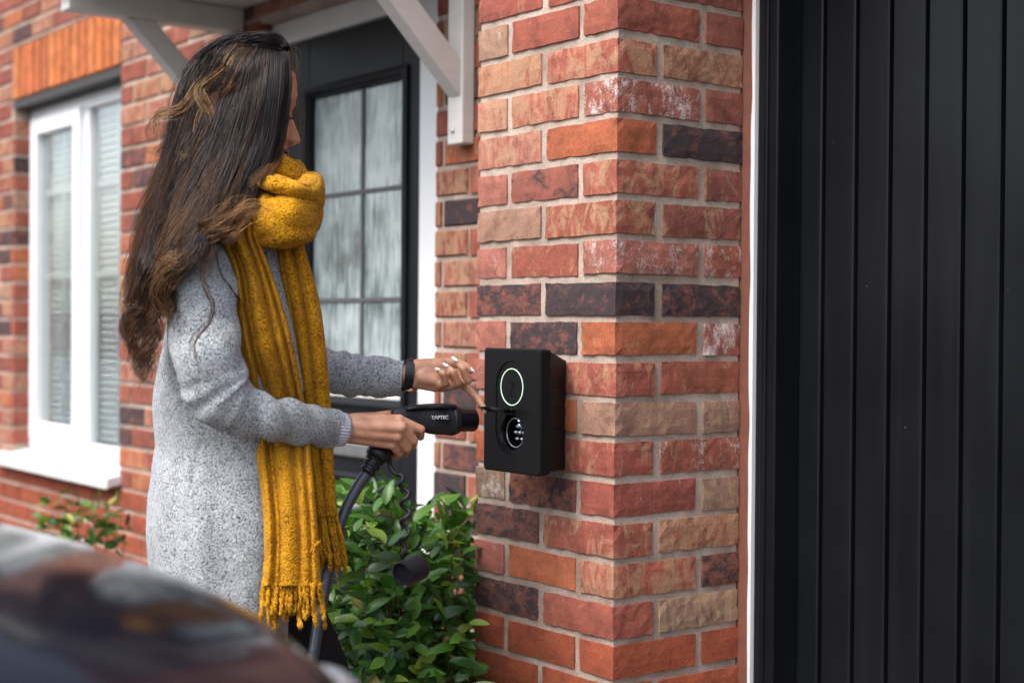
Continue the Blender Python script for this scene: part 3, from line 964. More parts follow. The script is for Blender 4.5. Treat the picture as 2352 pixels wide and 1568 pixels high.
def rrect(w0, w1, z0, z1, y, r, n=5):
    pts = []
    for cx, cz, a0 in ((w1 - r, z0 + r, -90), (w1 - r, z1 - r, 0), (w0 + r, z1 - r, 90), (w0 + r, z0 + r, 180)):
        for i in range(n + 1):
            t = math.radians(a0 + 90 * i / n)
            pts.append((cx + r * math.cos(t), y, cz + r * math.sin(t)))
    return pts


hw = .0885
SW = .049                                   # half width of the stadium plate
PZ1, PZ0 = 1.069, .989                      # its two arc centres


def stadium(r, y, n=16, grow=0.0):
    p = [(CXc + (r + grow) * math.cos(t), y, PZ1 + (r + grow) * math.sin(t)) for t in np.linspace(0, math.pi, n)]
    p += [(CXc + (r + grow) * math.cos(t), y, PZ0 + (r + grow) * math.sin(t)) for t in np.linspace(math.pi, 2 * math.pi, n)]
    return p


# front cover: an outer rounded frame round the stadium opening, joined ring to ring
NS = 32
outer = rrect(CXc - hw, CXc + hw, ZB, ZT, -.106, .006, 7)          # 32 points
st = stadium(SW, -.106)
# start both loops at the same angle
def rot_to(pts, ang):
    a = [math.atan2(p[2] - (PZ0 + PZ1) / 2, p[0] - CXc) for p in pts]
    i = min(range(len(pts)), key=lambda k: abs((a[k] - ang + math.pi) % (2 * math.pi) - math.pi))
    return pts[i:] + pts[:i]
outer = rot_to(outer, 0.02); st = rot_to(st, 0.02)
def ring_at(pts, y, k=0.0):
    c = np.array([CXc, 0, (ZB + ZT) / 2])
    return [(p[0] - k * math.copysign(1, p[0] - CXc), y, p[2] - k * math.copysign(1, p[2] - c[2])) for p in pts]
b = MB()
b.loft([ring_at(outer, -.074, .008), ring_at(outer, -.080, .0012), ring_at(outer, -.1025), ring_at(outer, -.1052, .0012), ring_at(outer, -.106, .0032), st, ring_at(st, -.1035)], caps=False)
cover = b.build('cover', M['shell'], charger)
# inner plate with a round hole for the socket
SZ, SR = .982, .037
p_out = rot_to(stadium(SW - .0008, -.1042), 0.02)
hole = [(CXc + SR * math.cos(t), -.1042, SZ + SR * math.sin(t)) for t in np.linspace(0, 2 * math.pi, 32, endpoint=False)]
b = MB()
# plate drawn as a fan of quads between the stadium and the hole, matched by angle about the socket
so = sorted(range(32), key=lambda k: math.atan2(p_out[k][2] - SZ, p_out[k][0] - CXc) % (2 * math.pi))
p_s = [p_out[k] for k in so]
h_s = [(CXc + SR * math.cos(a), -.1042, SZ + SR * math.sin(a)) for a in [math.atan2(p[2] - SZ, p[0] - CXc) for p in p_s]]
h_in = [(p[0], -.070, p[2]) for p in h_s]
b.loft([p_s, h_s, h_in], caps=False)
b.build('front_plate', M['shell'], charger)
# tapering ribbed back body
zs = [.912, .945, .948, .985, .988, 1.025, 1.028, 1.065, 1.068, 1.105, 1.118]
b = MB()
rings = []
for i, z in enumerate(zs):
    groove = .0022 if i % 2 == 0 and 0 < i < len(zs) - 1 else 0.0
    t = 1.0
    g0 = [(CXc + hw - .009 - groove, -.078), (CXc + .036 - groove, -.0015), (CXc - .036 + groove, -.0015), (CXc - hw + .009 + groove, -.078)]
    rings.append([(x_, y_, z) for x_, y_ in g0])
top = [(CXc + hw - .009, -.078, 1.138), (CXc + .036, -.0015, 1.1185), (CXc - .036, -.0015, 1.1185), (CXc - hw + .009, -.078, 1.138)]
rings.append(top)
b.loft(rings)
b.build('ribbed_back', M['shell'], charger, bevel=.002)
# status ring and emblem
b = MB()
RR = .0345
n = 48
rg = []
for rr, yy in ((RR - .0007, -.1041), (RR - .0007, -.1049), (RR + .0007, -.1049), (RR + .0007, -.1041)):
    rg.append([(CXc + rr * math.cos(t), yy, PZ1 + rr * math.sin(t)) for t in np.linspace(0, 2 * math.pi, n, endpoint=False)])
b.loft(rg, caps=False)
o = b.build('status_ring', M['ring'], charger, smooth=True)
tag(o, 'thin glowing pale green status ring')
zl = [(-.0085, .0135), (.0075, .0135), (-.0035, -.0105), (.0085, -.0085), (.0105, -.0125), (-.0115, -.0145), (.0005, .0085), (-.0055, .0085)]
MB().prism([(CXc + p, PZ1 - .003 + q) for p, q in zl], 'y', -.1050, -.1041).build('emblem', M['gloss'], charger)
# socket
b = MB()
cx3 = lambda r, y: disc(CXc, y, SZ, r, 40, (1, 0, 0), (0, 0, 1))
b.loft([cx3(.0368, -.1035), cx3(.0355, -.1005), cx3(.034, -.1005), cx3(.0325, -.088), cx3(.0300, -.088), cx3(.0300, -.094), cx3(.0275, -.094), cx3(.0270, -.062), cx3(.001, -.062)], caps=False)
b.build('socket_well', M['gloss'], charger, smooth=False)
b = MB(); b.loft([cx3(.0284, -.0945), cx3(.0284, -.0955), cx3(.0266, -.0955), cx3(.0266, -.0945)], caps=False)
b.build('socket_rim', M['steel'], charger, smooth=True)
for (px, pz) in ((0, 0), (-.0125, 0), (.0125, 0), (-.0072, -.0125), (.0072, -.0125), (-.007, .0115), (.007, .0115)):
    pr = [disc(CXc + px, y, SZ + pz, r, 12, (1, 0, 0), (0, 0, 1)) for y, r in ((-.064, .0042), (-.084, .0042), (-.087, .003), (-.088, .0008))]
    MB().loft(pr).build('contact_pin', M['silver'], charger, smooth=True)
pl = glow('socket_lamp_light', (0.55, 0.75, 1.0, 1), 2.5)
MB().box(CXc - .012, CXc + .012, -.080, -.074, SZ + .0205, SZ + .0245).build('socket_lamp', pl, charger, bevel=.001)
# lifted flap, hinged above the socket
b = MB()
flapdir = np.array([0, -1, .10]); flapdir /= np.linalg.norm(flapdir)
fc = np.array([CXc, -.106, SZ + .041]) + flapdir * .034
upn = np.cross(np.array([1, 0, 0]), flapdir); upn = upn if upn[2] > 0 else -upn
rings = []
for hgt, r in ((-.004, .0235), (-.004, .0285), (.0, .0315), (.003, .0315), (.0048, .0295), (.0048, .012)):
    rings.append([fc + upn * hgt + r * (math.cos(t) * np.array([1, 0, 0]) + math.sin(t) * flapdir) for t in np.linspace(0, 2 * math.pi, 36, endpoint=False)])
b.loft(rings)
flap = b.build('socket_flap', M['gloss'], charger)
b = MB(); b.box(CXc - .012, CXc + .012, -.113, -.1035, SZ + .0365, SZ + .0445)
b.build('flap_hinge', M['gloss'], flap, bevel=.001)
b = MB(); b.add(*((lambda q: (q, [(0, 3, 2, 1), (4, 5, 6, 7), (0, 1, 5, 4), (1, 2, 6, 5), (2, 3, 7, 6), (3, 0, 4, 7)]))(
    [tuple(fc + flapdir * a + upn * c + np.array([e, 0, 0])) for c in (.0, .004) for a, e in ((.029, -.007), (.029, .007), (.040, .006), (.040, -.006))])))
b.build('flap_tab', M['gloss'], flap)

# ------------------------------------------------------------------ charging cable with plug
root_c = empty('charging_cable', tuple(D(700, 1568, 2.6) * np.array([1, 1, 0])), 'thick black charging cable with plug, coiled strap and hanging dust cap, held towards the charger', 'cable')
pA, pB = D(905, 958, 2.705), D(1046, 963, 2.765)
ax = (pB - pA) / np.linalg.norm(pB - pA)
# body of the plug
pts = [D(900, 955, 2.70), D(925, 955, 2.707), D(955, 958, 2.72), D(990, 963, 2.735), D(1020, 964, 2.75), D(1038, 964, 2.757), D(1044, 964, 2.760)]
rv = [mm(17, 2.7), mm(22, 2.7), mm(27, 2.7), mm(33, 2.7), mm(34, 2.7), mm(34, 2.7), mm(29, 2.7)]
b = MB(); b.loft(list(sweep(pts, rv, [r * .92 for r in rv], 34, 28, UPV, power=2.6)))
body = b.build('plug_body', M['rubber'], root_c, smooth=True)
# raised ridge panel on top and along the side
pts = [D(930, 938, 2.700), D(950, 934, 2.708), D(975, 933, 2.725), D(1000, 931.5, 2.735), D(1030, 931.5, 2.75), D(1037, 934, 2.754)]
b = MB(); b.loft(list(sweep(pts, [.003, .004, .005, .005, .005, .003], [.012, .017, .019, .021, .021, .016], 24, 14, UPV, power=3)))
b.build('top_ridge', M['rubber'], body, smooth=True)
# shroud
sh0, sh1 = D(1040, 963.5, 2.757), D(1087, 963.5, 2.782)
b = MB()
b.loft(list(sweep([sh0, sh0 * .66 + sh1 * .34, sh0 * .33 + sh1 * .67, sh1], [mm(26.8, 2.77)] * 4, [mm(26.8, 2.77)] * 4, 10, 40, UPV)))
b.build('plug_shroud', M['gloss'], root_c, smooth=False, bevel=.0015)
# collar between body and shroud
b = MB(); c0, c1 = D(1030, 964, 2.753), D(1046, 964, 2.762)
b.loft(list(sweep([c0, (c0 + c1) / 2, c1], [mm(35, 2.76)] * 2 + [mm(32, 2.76)], [mm(33, 2.76)] * 2 + [mm(30, 2.76)], 8, 36, UPV, power=2.4)))
b.build('plug_collar', M['rubber'], body, smooth=True)
# grip down to the boot
pts = [D(948, 962, 2.715), D(925, 985, 2.712), D(900, 1010, 2.706), D(880, 1030, 2.70), D(868, 1043, 2.697)]
b = MB(); b.loft(list(sweep(pts, [.017, .016, .016, .019, .0205], [.015] * 3 + [.018, .019], 22, 24, FWD, power=2.5)))
b.build('grip', M['rubber'], body, smooth=True)
bt0, bt1 = D(872, 1036, 2.698), D(842, 1086, 2.685)
# flared foot of the grip
b = MB(); q0 = D(868, 1036, 2.698); q1 = D(866, 1052, 2.696)
b.loft(list(sweep([D(874, 1030, 2.70), D(870, 1038, 2.698), D(866, 1047, 2.696), D(863, 1053, 2.695)], [.022, .0285, .0285, .022], [.018, .021, .021, .017], 10, 28, FWD, power=2.6)))
b.build('grip_foot', M['rubber'], body, smooth=True)
boot = MB()
for i in range(4):
    t0 = i / 4; a = bt0 * (1 - t0) + bt1 * t0 + (bt1 - bt0) * .05; e = a + (bt1 - bt0) * .15
    r = .0185 - .0045 * t0
    boot.loft(list(sweep([a, (a + e) / 2, e], [r * .94, r, r * .94], [r * .94, r, r * .94], 6, 22, FWD)))
boot.loft(list(sweep([bt0, (bt0 + bt1) / 2, bt1 + (bt1 - bt0) * .03], [.0155, .0135, .0115], [.0155, .0135, .0115], 10, 18, FWD)))
boot.build('cable_boot', M['rubber'], root_c, smooth=True)
cp = [bt1 - (bt1 - bt0) * .3, bt1, D(822, 1116, 2.68), D(794, 1168, 2.67), D(772, 1232, 2.655), D(756, 1300, 2.64), D(743, 1365, 2.62), D(732, 1425, 2.60), D(722, 1490, 2.58), D(714, 1560, 2.56)]
gnd = D(705, 1700, 2.54); gnd = np.array([gnd[0], gnd[1], .35])
cp += [gnd, np.array([gnd[0] + .02, gnd[1] - .03, .12]), np.array([gnd[0] - .08, gnd[1] - .12, .014]), np.array([gnd[0] - .40, gnd[1] - .20, .012]), np.array([gnd[0] - .9, gnd[1] - .5, .012])]
rr = [.0100] * len(cp)
b = MB(); b.loft(list(sweep(cp, rr, rr, 130, 16, FWD)))
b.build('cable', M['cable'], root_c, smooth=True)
# coiled strap
sp = catmull([D(893, 1046, 2.70), D(897, 1072, 2.69), D(908, 1086, 2.685), D(922, 1093, 2.68), D(929, 1125, 2.68), D(931, 1165, 2.68), D(931, 1205, 2.68), D(928, 1245, 2.68), D(923, 1280, 2.685)], 240)
T, S, U = frames(sp, FWD)
arc = np.concatenate([[0], np.cumsum(np.linalg.norm(np.diff(sp, axis=0), axis=1))])
tot = arc[-1]; amp = np.clip((arc - .045) / .02, 0, 1) * np.clip((tot - arc) / .03, 0, 1) * .0075
ph = 2 * math.pi * (arc - .04) / .0335
coil = sp + S * (amp * np.sin(ph))[:, None] + U * (amp * np.cos(ph))[:, None] * .55
b = MB(); b.loft(list(sweep(coil, [.0027] * 240, [.0038] * 240, 240, 8, FWD)))
b.build('coiled_strap', M['rubber'], root_c, smooth=True)
# dust cap
k0, k1 = D(924, 1319, 2.665), D(966, 1300, 2.70)
ka = (k1 - k0) / np.linalg.norm(k1 - k0)
ks = np.cross(ka, UPV); ks /= np.linalg.norm(ks); ku = np.cross(ks, ka)
def dring(c, r):
    o_ = []
    for t in np.linspace(0, 2 * math.pi, 36, endpoint=False):
        o_.append(c + ks * r * math.cos(t) + ku * max(r * math.sin(t), -.80 * r))
    return o_
rc = mm(29.5, 2.68)
b = MB(); b.loft([dring(k0 + ka * .003, rc * .55), dring(k0 + ka * .003, rc * .86), dring(k0 - ka * .001, rc * .90), dring(k0 - ka * .001, rc), dring(k0 + ka * .003, rc), dring(k1 - ka * .004, rc * 1.02), dring(k1, rc * .97), dring(k1 + ka * .001, rc * .6)])
b.build('dust_cap', M['rubber'], root_c)
# label plate and lettering on the near cheek of the plug
ux = np.array(D(1030, 957, 2.7) - D(980, 957, 2.7)); ux /= np.linalg.norm(ux); ux = ux * .96 + FWD * .26; ux /= np.linalg.norm(ux)
uy = UPV - ux * (UPV @ ux); uy /= np.linalg.norm(uy); un = np.cross(ux, uy)
lc = D(1010, 957.5, 2.7165)
def slab(c, w, h, d0, d1):
    return MB().add([c + ux * sx * w + uy * sy * h + un * d for d in (d0, d1) for sx, sy in ((-1, -1), (1, -1), (1, 1), (-1, 1))],
                    [(0, 3, 2, 1), (4, 5, 6, 7), (0, 1, 5, 4), (1, 2, 6, 5), (2, 3, 7, 6), (3, 0, 4, 7)])
slab(lc, .0142, .0062, -.008, .0012).build('label_plate', M['gloss'], body, bevel=.001)
tcu = bpy.data.curves.new('lettering', 'FONT'); tcu.body = 'Z\u039bPTEC'; tcu.size = .0088; tcu.align_x = 'CENTER'; tcu.align_y = 'CENTER'; tcu.extrude = .0002
tmp = bpy.data.objects.new('lettering_src', tcu); COL.objects.link(tmp)
bpy.context.view_layer.update()
tme = bpy.data.meshes.new_from_object(tmp.evaluated_get(bpy.context.evaluated_depsgraph_get()))
bpy.data.objects.remove(tmp)
to = bpy.data.objects.new('lettering', tme); tme.materials.clear(); tme.materials.append(M['print_white'])
COL.objects.link(to)
tl = lc + un * .0015
to.matrix_world = Matrix(((ux[0], uy[0], un[0], tl[0]), (ux[1], uy[1], un[1], tl[1]), (ux[2], uy[2], un[2], tl[2]), (0, 0, 0, 1)))
tmat = to.matrix_world.copy()
tme.transform(tmat); to.matrix_world = Matrix.Identity(4)
to.parent = body
# small screw holes
for (x_, y_, z_) in ((947, 948, 2.700), (1033, 940, 2.732), (1033, 988, 2.735)):
    c = D(x_, y_, z_)
    MB().loft([[c + .0034 * (math.cos(t) * ux + math.sin(t) * uy) + un * d for t in np.linspace(0, 2 * math.pi, 14, endpoint=False)] for d in (-.003, .0005)]).build('screw_hole', M['dark'], body)

# ------------------------------------------------------------------ the person
feet = D(560, 750, 2.66)
person = empty('person', (float(feet[0]), float(feet[1]), 0.0), 'woman in grey wool coat and mustard scarf, plugging a cable towards the wall charger', 'person')


class Solid:
    """overlapping closed shapes that the voxel remesh fuses into one body"""
    def __init__(self):
        self.mb = MB()

    def cap(self, p0, p1, r0, r1, n=14, flat=None, k=1.0):
        p0 = np.asarray(p0, float); p1 = np.asarray(p1, float)
        T = p1 - p0; L = np.linalg.norm(T); T = T / (L + 1e-9)
        ref = np.array([0, 0, 1.]) if abs(T[2]) < .9 else np.array([1., 0, 0])
        if flat is not None: ref = np.asarray(flat, float)
        S = np.cross(T, ref); S /= np.linalg.norm(S); U = np.cross(S, T)
        rings = []
        for a in np.linspace(-85, 0, 5):
            a = math.radians(a); rings.append((p0 + T * r0 * math.sin(a), r0 * math.cos(a)))
        for a in np.linspace(0, 85, 5):
            a = math.radians(a); rings.append((p1 + T * r1 * math.sin(a), r1 * math.cos(a)))
        self.mb.loft([[c + r * (math.cos(t) * U * k + math.sin(t) * S) for t in np.linspace(0, 2 * math.pi, n, endpoint=False)] for c, r in rings])
        return self

    def chain(self, pts, rads, **kw):
        for i in range(len(pts) - 1):
            self.cap(pts[i], pts[i + 1], rads[i], rads[i + 1], **kw)
        return self

    def ball(self, c, r):
        c = np.asarray(c, float); r = np.asarray(r, float) * np.ones(3)
        rings = []
        for a in np.linspace(-86, 86, 11):
            a = math.radians(a)
            rings.append([c + r * np.array([math.cos(a) * math.cos(t), math.cos(a) * math.sin(t), math.sin(a)]) for t in np.linspace(0, 2 * math.pi, 18, endpoint=False)])
        self.mb.loft(rings)
        return self


S = Solid()
# head: contours stacked up the face, tilted down and turned a little away
HY, HP = math.radians(18), math.radians(11)
hf = RGT * math.cos(HY) + FWD * math.sin(HY); hf[2] = 0; hf /= np.linalg.norm(hf)
hl = np.cross(np.array([0, 0, 1.]), hf)                     # towards her left
hu = np.array([0, 0, 1.])
hf2 = hf * math.cos(HP) - hu * math.sin(HP); hu2 = hu * math.cos(HP) + hf * math.sin(HP)
HC = D(551, 234, 2.62)


def head_pt(f_, l_, h_):
    return HC + hf2 * f_ + hl * l_ + hu2 * h_


hk = np.array([  # height, front, half width, back, nose, lips
    [.104, .012, .012, .030, 0, 0], [.100, .040, .038, .052, 0, 0], [.088, .066, .058, .076, 0, 0], [.070, .082, .068, .088, 0, 0], [.050, .090, .073, .094, 0, 0],
    [.030, .0935, .074, .096, 0, 0], [.018, .0945, .0735, .095, .001, 0], [.006, .0875, .072, .093, .004, 0], [-.004, .086, .071, .090, .008, 0], [-.016, .089, .070, .086, .0125, 0],
    [-.028, .091, .068, .080, .0185, 0], [-.038, .091, .066, .074, .0245, 0], [-.044, .0905, .064, .070, .026, 0], [-.051, .089, .062, .066, .017, 0], [-.057, .088, .060, .062, .004, .002],
    [-.065, .0885, .057, .058, 0, .0075], [-.071, .0875, .055, .054, 0, .003], [-.078, .087, .052, .050, 0, .0065], [-.087, .083, .049, .046, 0, 0], [-.100, .086, .044, .040, 0, 0],
    [-.112, .080, .036, .030, 0, 0], [-.119, .058, .022, .015, 0, 0]])
hk[:, 3] *= .85
rings = []
for (h_, fr_, w_, bk, ns_, lp) in hk[::-1]:
    ring = []
    for t in np.linspace(0, 2 * math.pi, 72, endpoint=False):
        c_, s_ = math.cos(t), math.sin(t)
        l_ = w_ * math.copysign(abs(s_) ** .92, s_)
        f_ = (fr_ if c_ > 0 else bk) * math.copysign(abs(c_) ** .92, c_)
        if c_ > 0:
            wn = .0075 + .0085 * min(1, max(0, (-h_) / .045))
            f_ += ns_ * math.exp(-(l_ / wn) ** 2) + lp * math.exp(-(l_ / .019) ** 4)
            f_ -= .010 * math.exp(-((h_ + .004) / .013) ** 2) * math.exp(-((abs(l_) - .032) / .014) ** 2)   # eye sockets
        ring.append(head_pt(f_, l_, h_))
    rings.append(ring)
S.mb.loft(rings)
for sd in (-1, 1):
    S.ball(head_pt(.100, sd * .011, -.045), .0075)              # nostril wings
    S.ball(head_pt(.071, sd * .032, -.004), .0125)              # closed lids over the eyes
    S.cap(head_pt(-.005, sd * .074, .005), head_pt(-.002, sd * .072, -.03), .012, .008)
# neck and trunk (slim: the coat hides them)
neckb, chest = D(548, 480, 2.62), D(525, 650, 2.63)
S.cap(head_pt(-.02, 0, -.06), neckb, .050, .054)
S.cap(neckb, chest, .052, .085).cap(chest, D(520, 950, 2.66), .085, .08).cap(D(520, 950, 2.66), D(515, 1180, 2.66), .08, .09)
# arms inside the sleeves
shR, elR, wrR = D(474, 605, 2.50), D(510, 912, 2.46), D(785, 983, 2.640)
shL, elL, wrL = D(560, 610, 2.78), D(700, 845, 2.84), D(938, 861, 2.850)
S.cap(neckb + np.array([0, 0, -.04]), shR, .03, .03).cap(shR, elR, .03, .026).cap(elR, D(640, 966, 2.518), .026, .024).cap(D(640, 966, 2.518), wrR, .024, .0205, flat=FWD)
S.cap(neckb + np.array([0, 0, -.04]), shL, .03, .03).cap(shL, elL, .026, .022).cap(elL, wrL, .022, .0190)
# legs and feet
def gpt(x_, y_, z_, h_):
    p = D(x_, y_, z_); return np.array([p[0], p[1], h_])
hipR, knR, anR = D(500, 1200, 2.61), gpt(505, 1500, 2.57, .50), gpt(490, 1568, 2.58, .09)
hipL, knL, anL = D(560, 1200, 2.71), gpt(735, 1500, 2.78, .50), gpt(800, 1568, 2.84, .09)
bodyf = hf
for hp, kn, an in ((hipR, knR, anR), (hipL, knL, anL)):
    S.cap(hp, kn, .062, .052).cap(kn, an, .054, .034).cap(an, np.array([an[0], an[1], .05]), .034, .036)
    S.cap(np.array([an[0], an[1], .04]), np.array([an[0], an[1], .035]) + bodyf * .14, .036, .028)
# ---- right hand on the grip
R_ = lambda x_, y_, z_: D(x_, y_, z_)
mc = [R_(917, 963, 2.664), R_(922, 981, 2.657), R_(914, 1002, 2.660), R_(901, 1020, 2.668)]
pip = [R_(966, 985, 2.678), R_(950, 1010, 2.674), R_(935, 1029, 2.676), R_(917, 1041, 2.684)]
dip = [R_(966, 1002, 2.704), R_(948, 1023, 2.702), R_(930, 1040, 2.704), R_(910, 1050, 2.708)]
tip = [R_(944, 996, 2.728), R_(925, 1014, 2.728), R_(908, 1028, 2.728), R_(892, 1040, 2.726)]
wb_ = [R_(800, 966, 2.645), R_(800, 977, 2.641), R_(800, 989, 2.642), R_(800, 1000, 2.648)]
mr, pr_, dr, tr_ = [.0100, .0102, .0098, .0088], [.0082, .0083, .0079, .0068], [.0074, .0074, .0070, .0062], [.0064] * 4
for i in range(4):
    S.cap(wrR * .5 + wb_[i] * .5, wb_[i], .0155, .0140, n=12)
    S.cap(wb_[i], mc[i], .0135, mr[i], n=12)
    S.ball(mc[i] - FWD * .0015, mr[i] * 1.02)
    S.chain([mc[i], pip[i], dip[i], tip[i]], [mr[i] * .93, pr_[i], dr[i], tr_[i]], n=12)
    S.ball(pip[i], pr_[i] * 1.05)
for i in range(3):
    S.cap((wb_[i] + wb_[i + 1]) / 2, (mc[i] + mc[i + 1]) / 2 * .80 + (wb_[i] + wb_[i + 1]) / 2 * .20, .0125, .0078, n=12)
S.cap(R_(815, 985, 2.66), R_(890, 995, 2.68), .019, .017)
S.chain([R_(812, 968, 2.662), R_(860, 962, 2.69), R_(900, 952, 2.718), R_(932, 946, 2.735)], [.0165, .0135, .0095, .0075], n=12)
# ---- left hand, palm up, index lifting the flap
L_ = lambda x_, y_, z_: D(x_, y_, z_)
lm = [L_(1056, 874, 2.866), L_(1040, 884, 2.858), L_(1020, 889, 2.850), L_(1000, 888, 2.842)]
lw = [L_(952, 848, 2.858), L_(952, 857, 2.856), L_(952, 868, 2.850), L_(954, 874, 2.843)]
for i in range(4):
    S.cap(wrL, lw[i], .0175, .0150, n=12)
    S.cap(lw[i], lm[i], .0140, .0098, n=12)
S.cap(L_(960, 845, 2.848), L_(1010, 838, 2.850), .0185, .0140)         # ball of the thumb
S.cap(L_(968, 866, 2.838), L_(1000, 873, 2.836), .0160, .0120)         # heel of the hand
S.cap(L_(975, 856, 2.845), L_(1020, 862, 2.850), .0175, .0150)
S.chain([lm[1], L_(1075, 872, 2.832), L_(1064, 846, 2.822), L_(1049, 831, 2.828)], [.0095, .0086, .0077, .0064], n=12)
S.chain([lm[2], L_(1051, 878, 2.826), L_(1040, 853, 2.816), L_(1027, 843, 2.824)], [.0092, .0083, .0074, .0062], n=12)
S.chain([lm[3], L_(1023, 878, 2.822), L_(1018, 858, 2.812), L_(1008, 850, 2.820)], [.0085, .0074, .0066, .0056], n=12)
S.chain([lm[0], L_(1080, 898, 2.856), L_(1097, 914, 2.850), L_(1111, 936, 2.846)], [.0095, .0080, .0071, .0058], n=12)
S.chain([L_(1000, 838, 2.862), L_(1045, 832, 2.872), L_(1072, 842, 2.868), L_(1082, 850, 2.866)], [.0140, .0102, .0084, .0066], n=12)
bodyo = S.mb.build('body', M['skin'], person, smooth=True)
rm = bodyo.modifiers.new('fuse', 'REMESH'); rm.mode = 'VOXEL'; rm.voxel_size = .0022; rm.use_smooth_shade = True
sm = bodyo.modifiers.new('smooth', 'SMOOTH'); sm.iterations = 5; sm.factor = .5

# lips, brow, lashes
for nm, h_, f_, rr_ in (('upper_lip', -.066, .0965, .0046), ('lower_lip', -.0775, .0945, .0050)):
    rings = []
    for l_ in np.linspace(-.021, .021, 11):
        c = head_pt(f_ - 22 * l_ * l_, l_, h_ + (.0015 if nm[0] == 'u' else -.0008) * math.cos(l_ / .021 * 1.57))
        r = rr_ * (1 - (abs(l_) / .0235) ** 2.2)
        rings.append([c + r * (math.cos(t) * hf2 * .75 + math.sin(t) * hu2) for t in np.linspace(0, 2 * math.pi, 10, endpoint=False)])
    MB().loft(rings).build(nm, M['lip'], person, smooth=True)
for sd in (-1, 1):
    b = MB()
    P_ = [head_pt(.0945 - .9 * abs(q) ** 1.6 * 10 * .9, sd * (q + .012), .021 + .006 * math.sin(q * 70)) for q in np.linspace(0, .036, 7)]
    b.loft(list(sweep(P_, [.0034, .0038, .0036, .003, .0026, .002, .001], [.0016] * 7, 14, 8, hu2)))
    b.build('eyebrow', M['lash'], person, smooth=True)
    b = MB()
    for q in np.linspace(-.011, .011, 12):
        c = head_pt(.0815 - abs(q) * .25, sd * (.032 + q), -.010)
        b.loft([[c + .0006 * (math.cos(t) * hl + math.sin(t) * hu2) for t in (0, 2.1, 4.2)], [c + hf2 * .009 - hu2 * .003 + hl * sd * q * .3 + .0002 * (math.cos(t) * hl + math.sin(t) * hu2) for t in (0, 2.1, 4.2)]])
    b.build('eyelashes', M['lash'], person)

# nails of the left hand
def nail(c, along, normal, l_, w_):
    along = along / np.linalg.norm(along); normal = normal - along * (normal @ along); normal /= np.linalg.norm(normal)
    side = np.cross(along, normal)
    rings = []
    for a in np.linspace(-80, 80, 7):
        a = math.radians(a)
        rings.append([c + along * l_ * math.sin(a) + math.cos(a) * (side * w_ * math.cos(t) + normal * .0018 * math.sin(t)) for t in np.linspace(0, 2 * math.pi, 12, endpoint=False)])
    MB().loft(rings).build('nail', M['nail'], person, smooth=True)
nn = -FWD * .8 + UPV * .5 - RGT * .2
nail(L_(1045, 823.5, 2.821), D(1036, 818, 2.82) - D(1052, 830, 2.82), -FWD * .5 + UPV * .9, .0078, .0048)
nail(L_(1024, 837.0, 2.8165), D(1016, 834, 2.82) - D(1030, 841, 2.82), -FWD * .6 + UPV * .8, .0066, .0042)
nail(L_(1005, 846.5, 2.8140), D(998, 845, 2.82) - D(1012, 850, 2.82), -FWD * .6 + UPV * .8, .0056, .0036)
nail(L_(1086, 849.0, 2.862), D(1090, 856, 2.86) - D(1080, 843, 2.86), RGT * .8 + UPV * .5 - FWD * .3, .0062, .0040)
nail(L_(1112, 941, 2.8415), D(1116, 946, 2.84) - D(1109, 934, 2.84), -RGT * .6 - UPV * .5 - FWD * .5, .0058, .0038)

# rings on the fingers, the watch
def band(c, axis, r, w, name, mat, par=None, th=.0012, k=1.0, up=None):
    axis = np.asarray(axis, float); axis = axis / np.linalg.norm(axis)
    ref = UPV if up is None else up
    s_ = np.cross(axis, ref); s_ /= np.linalg.norm(s_); u_ = np.cross(s_, axis)
    rg_ = []
    for a_, rr_ in ((-w, r), (w, r), (w, r + th), (-w, r + th)):
        rg_.append([c + axis * a_ + (rr_ * math.cos(t)) * s_ + (rr_ * k * math.sin(t)) * u_ for t in np.linspace(0, 2 * math.pi, 28, endpoint=False)])
    return MB().loft(rg_, caps=False, closed=True).build(name, mat, par or person, smooth=False)
band(mc[3] * .38 + pip[3] * .62, pip[3] - mc[3], .0082, .0007, 'finger_ring', M['gold'])
band(lm[2] * .55 + L_(1051, 878, 2.826) * .45, L_(1051, 878, 2.826) - lm[2], .0094, .0008, 'finger_ring', M['silver'])
wc = L_(941, 859, 2.8505); wax = elL - wrL
band(wc, wax, .0238, .0085, 'watch_strap', M['rubber'], th=.0022, k=1.10)
wcase = wc - UPV * .0265 + FWD * .004
MB().loft([[wcase + d * -UPV + r * (math.cos(t) * RGT + math.sin(t) * FWD) for t in np.linspace(0, 2 * math.pi, 28, endpoint=False)] for d, r in ((-.003, .014), (.001, .0150), (.004, .0150), (.005, .0135), (.005, .006))]).build('watch_case', M['gold'], person)
band(wc - wax / np.linalg.norm(wax) * -.001 - FWD * .0, wax, .0244, .0035, 'watch_keeper', M['rubber'], th=.0036, k=1.10)

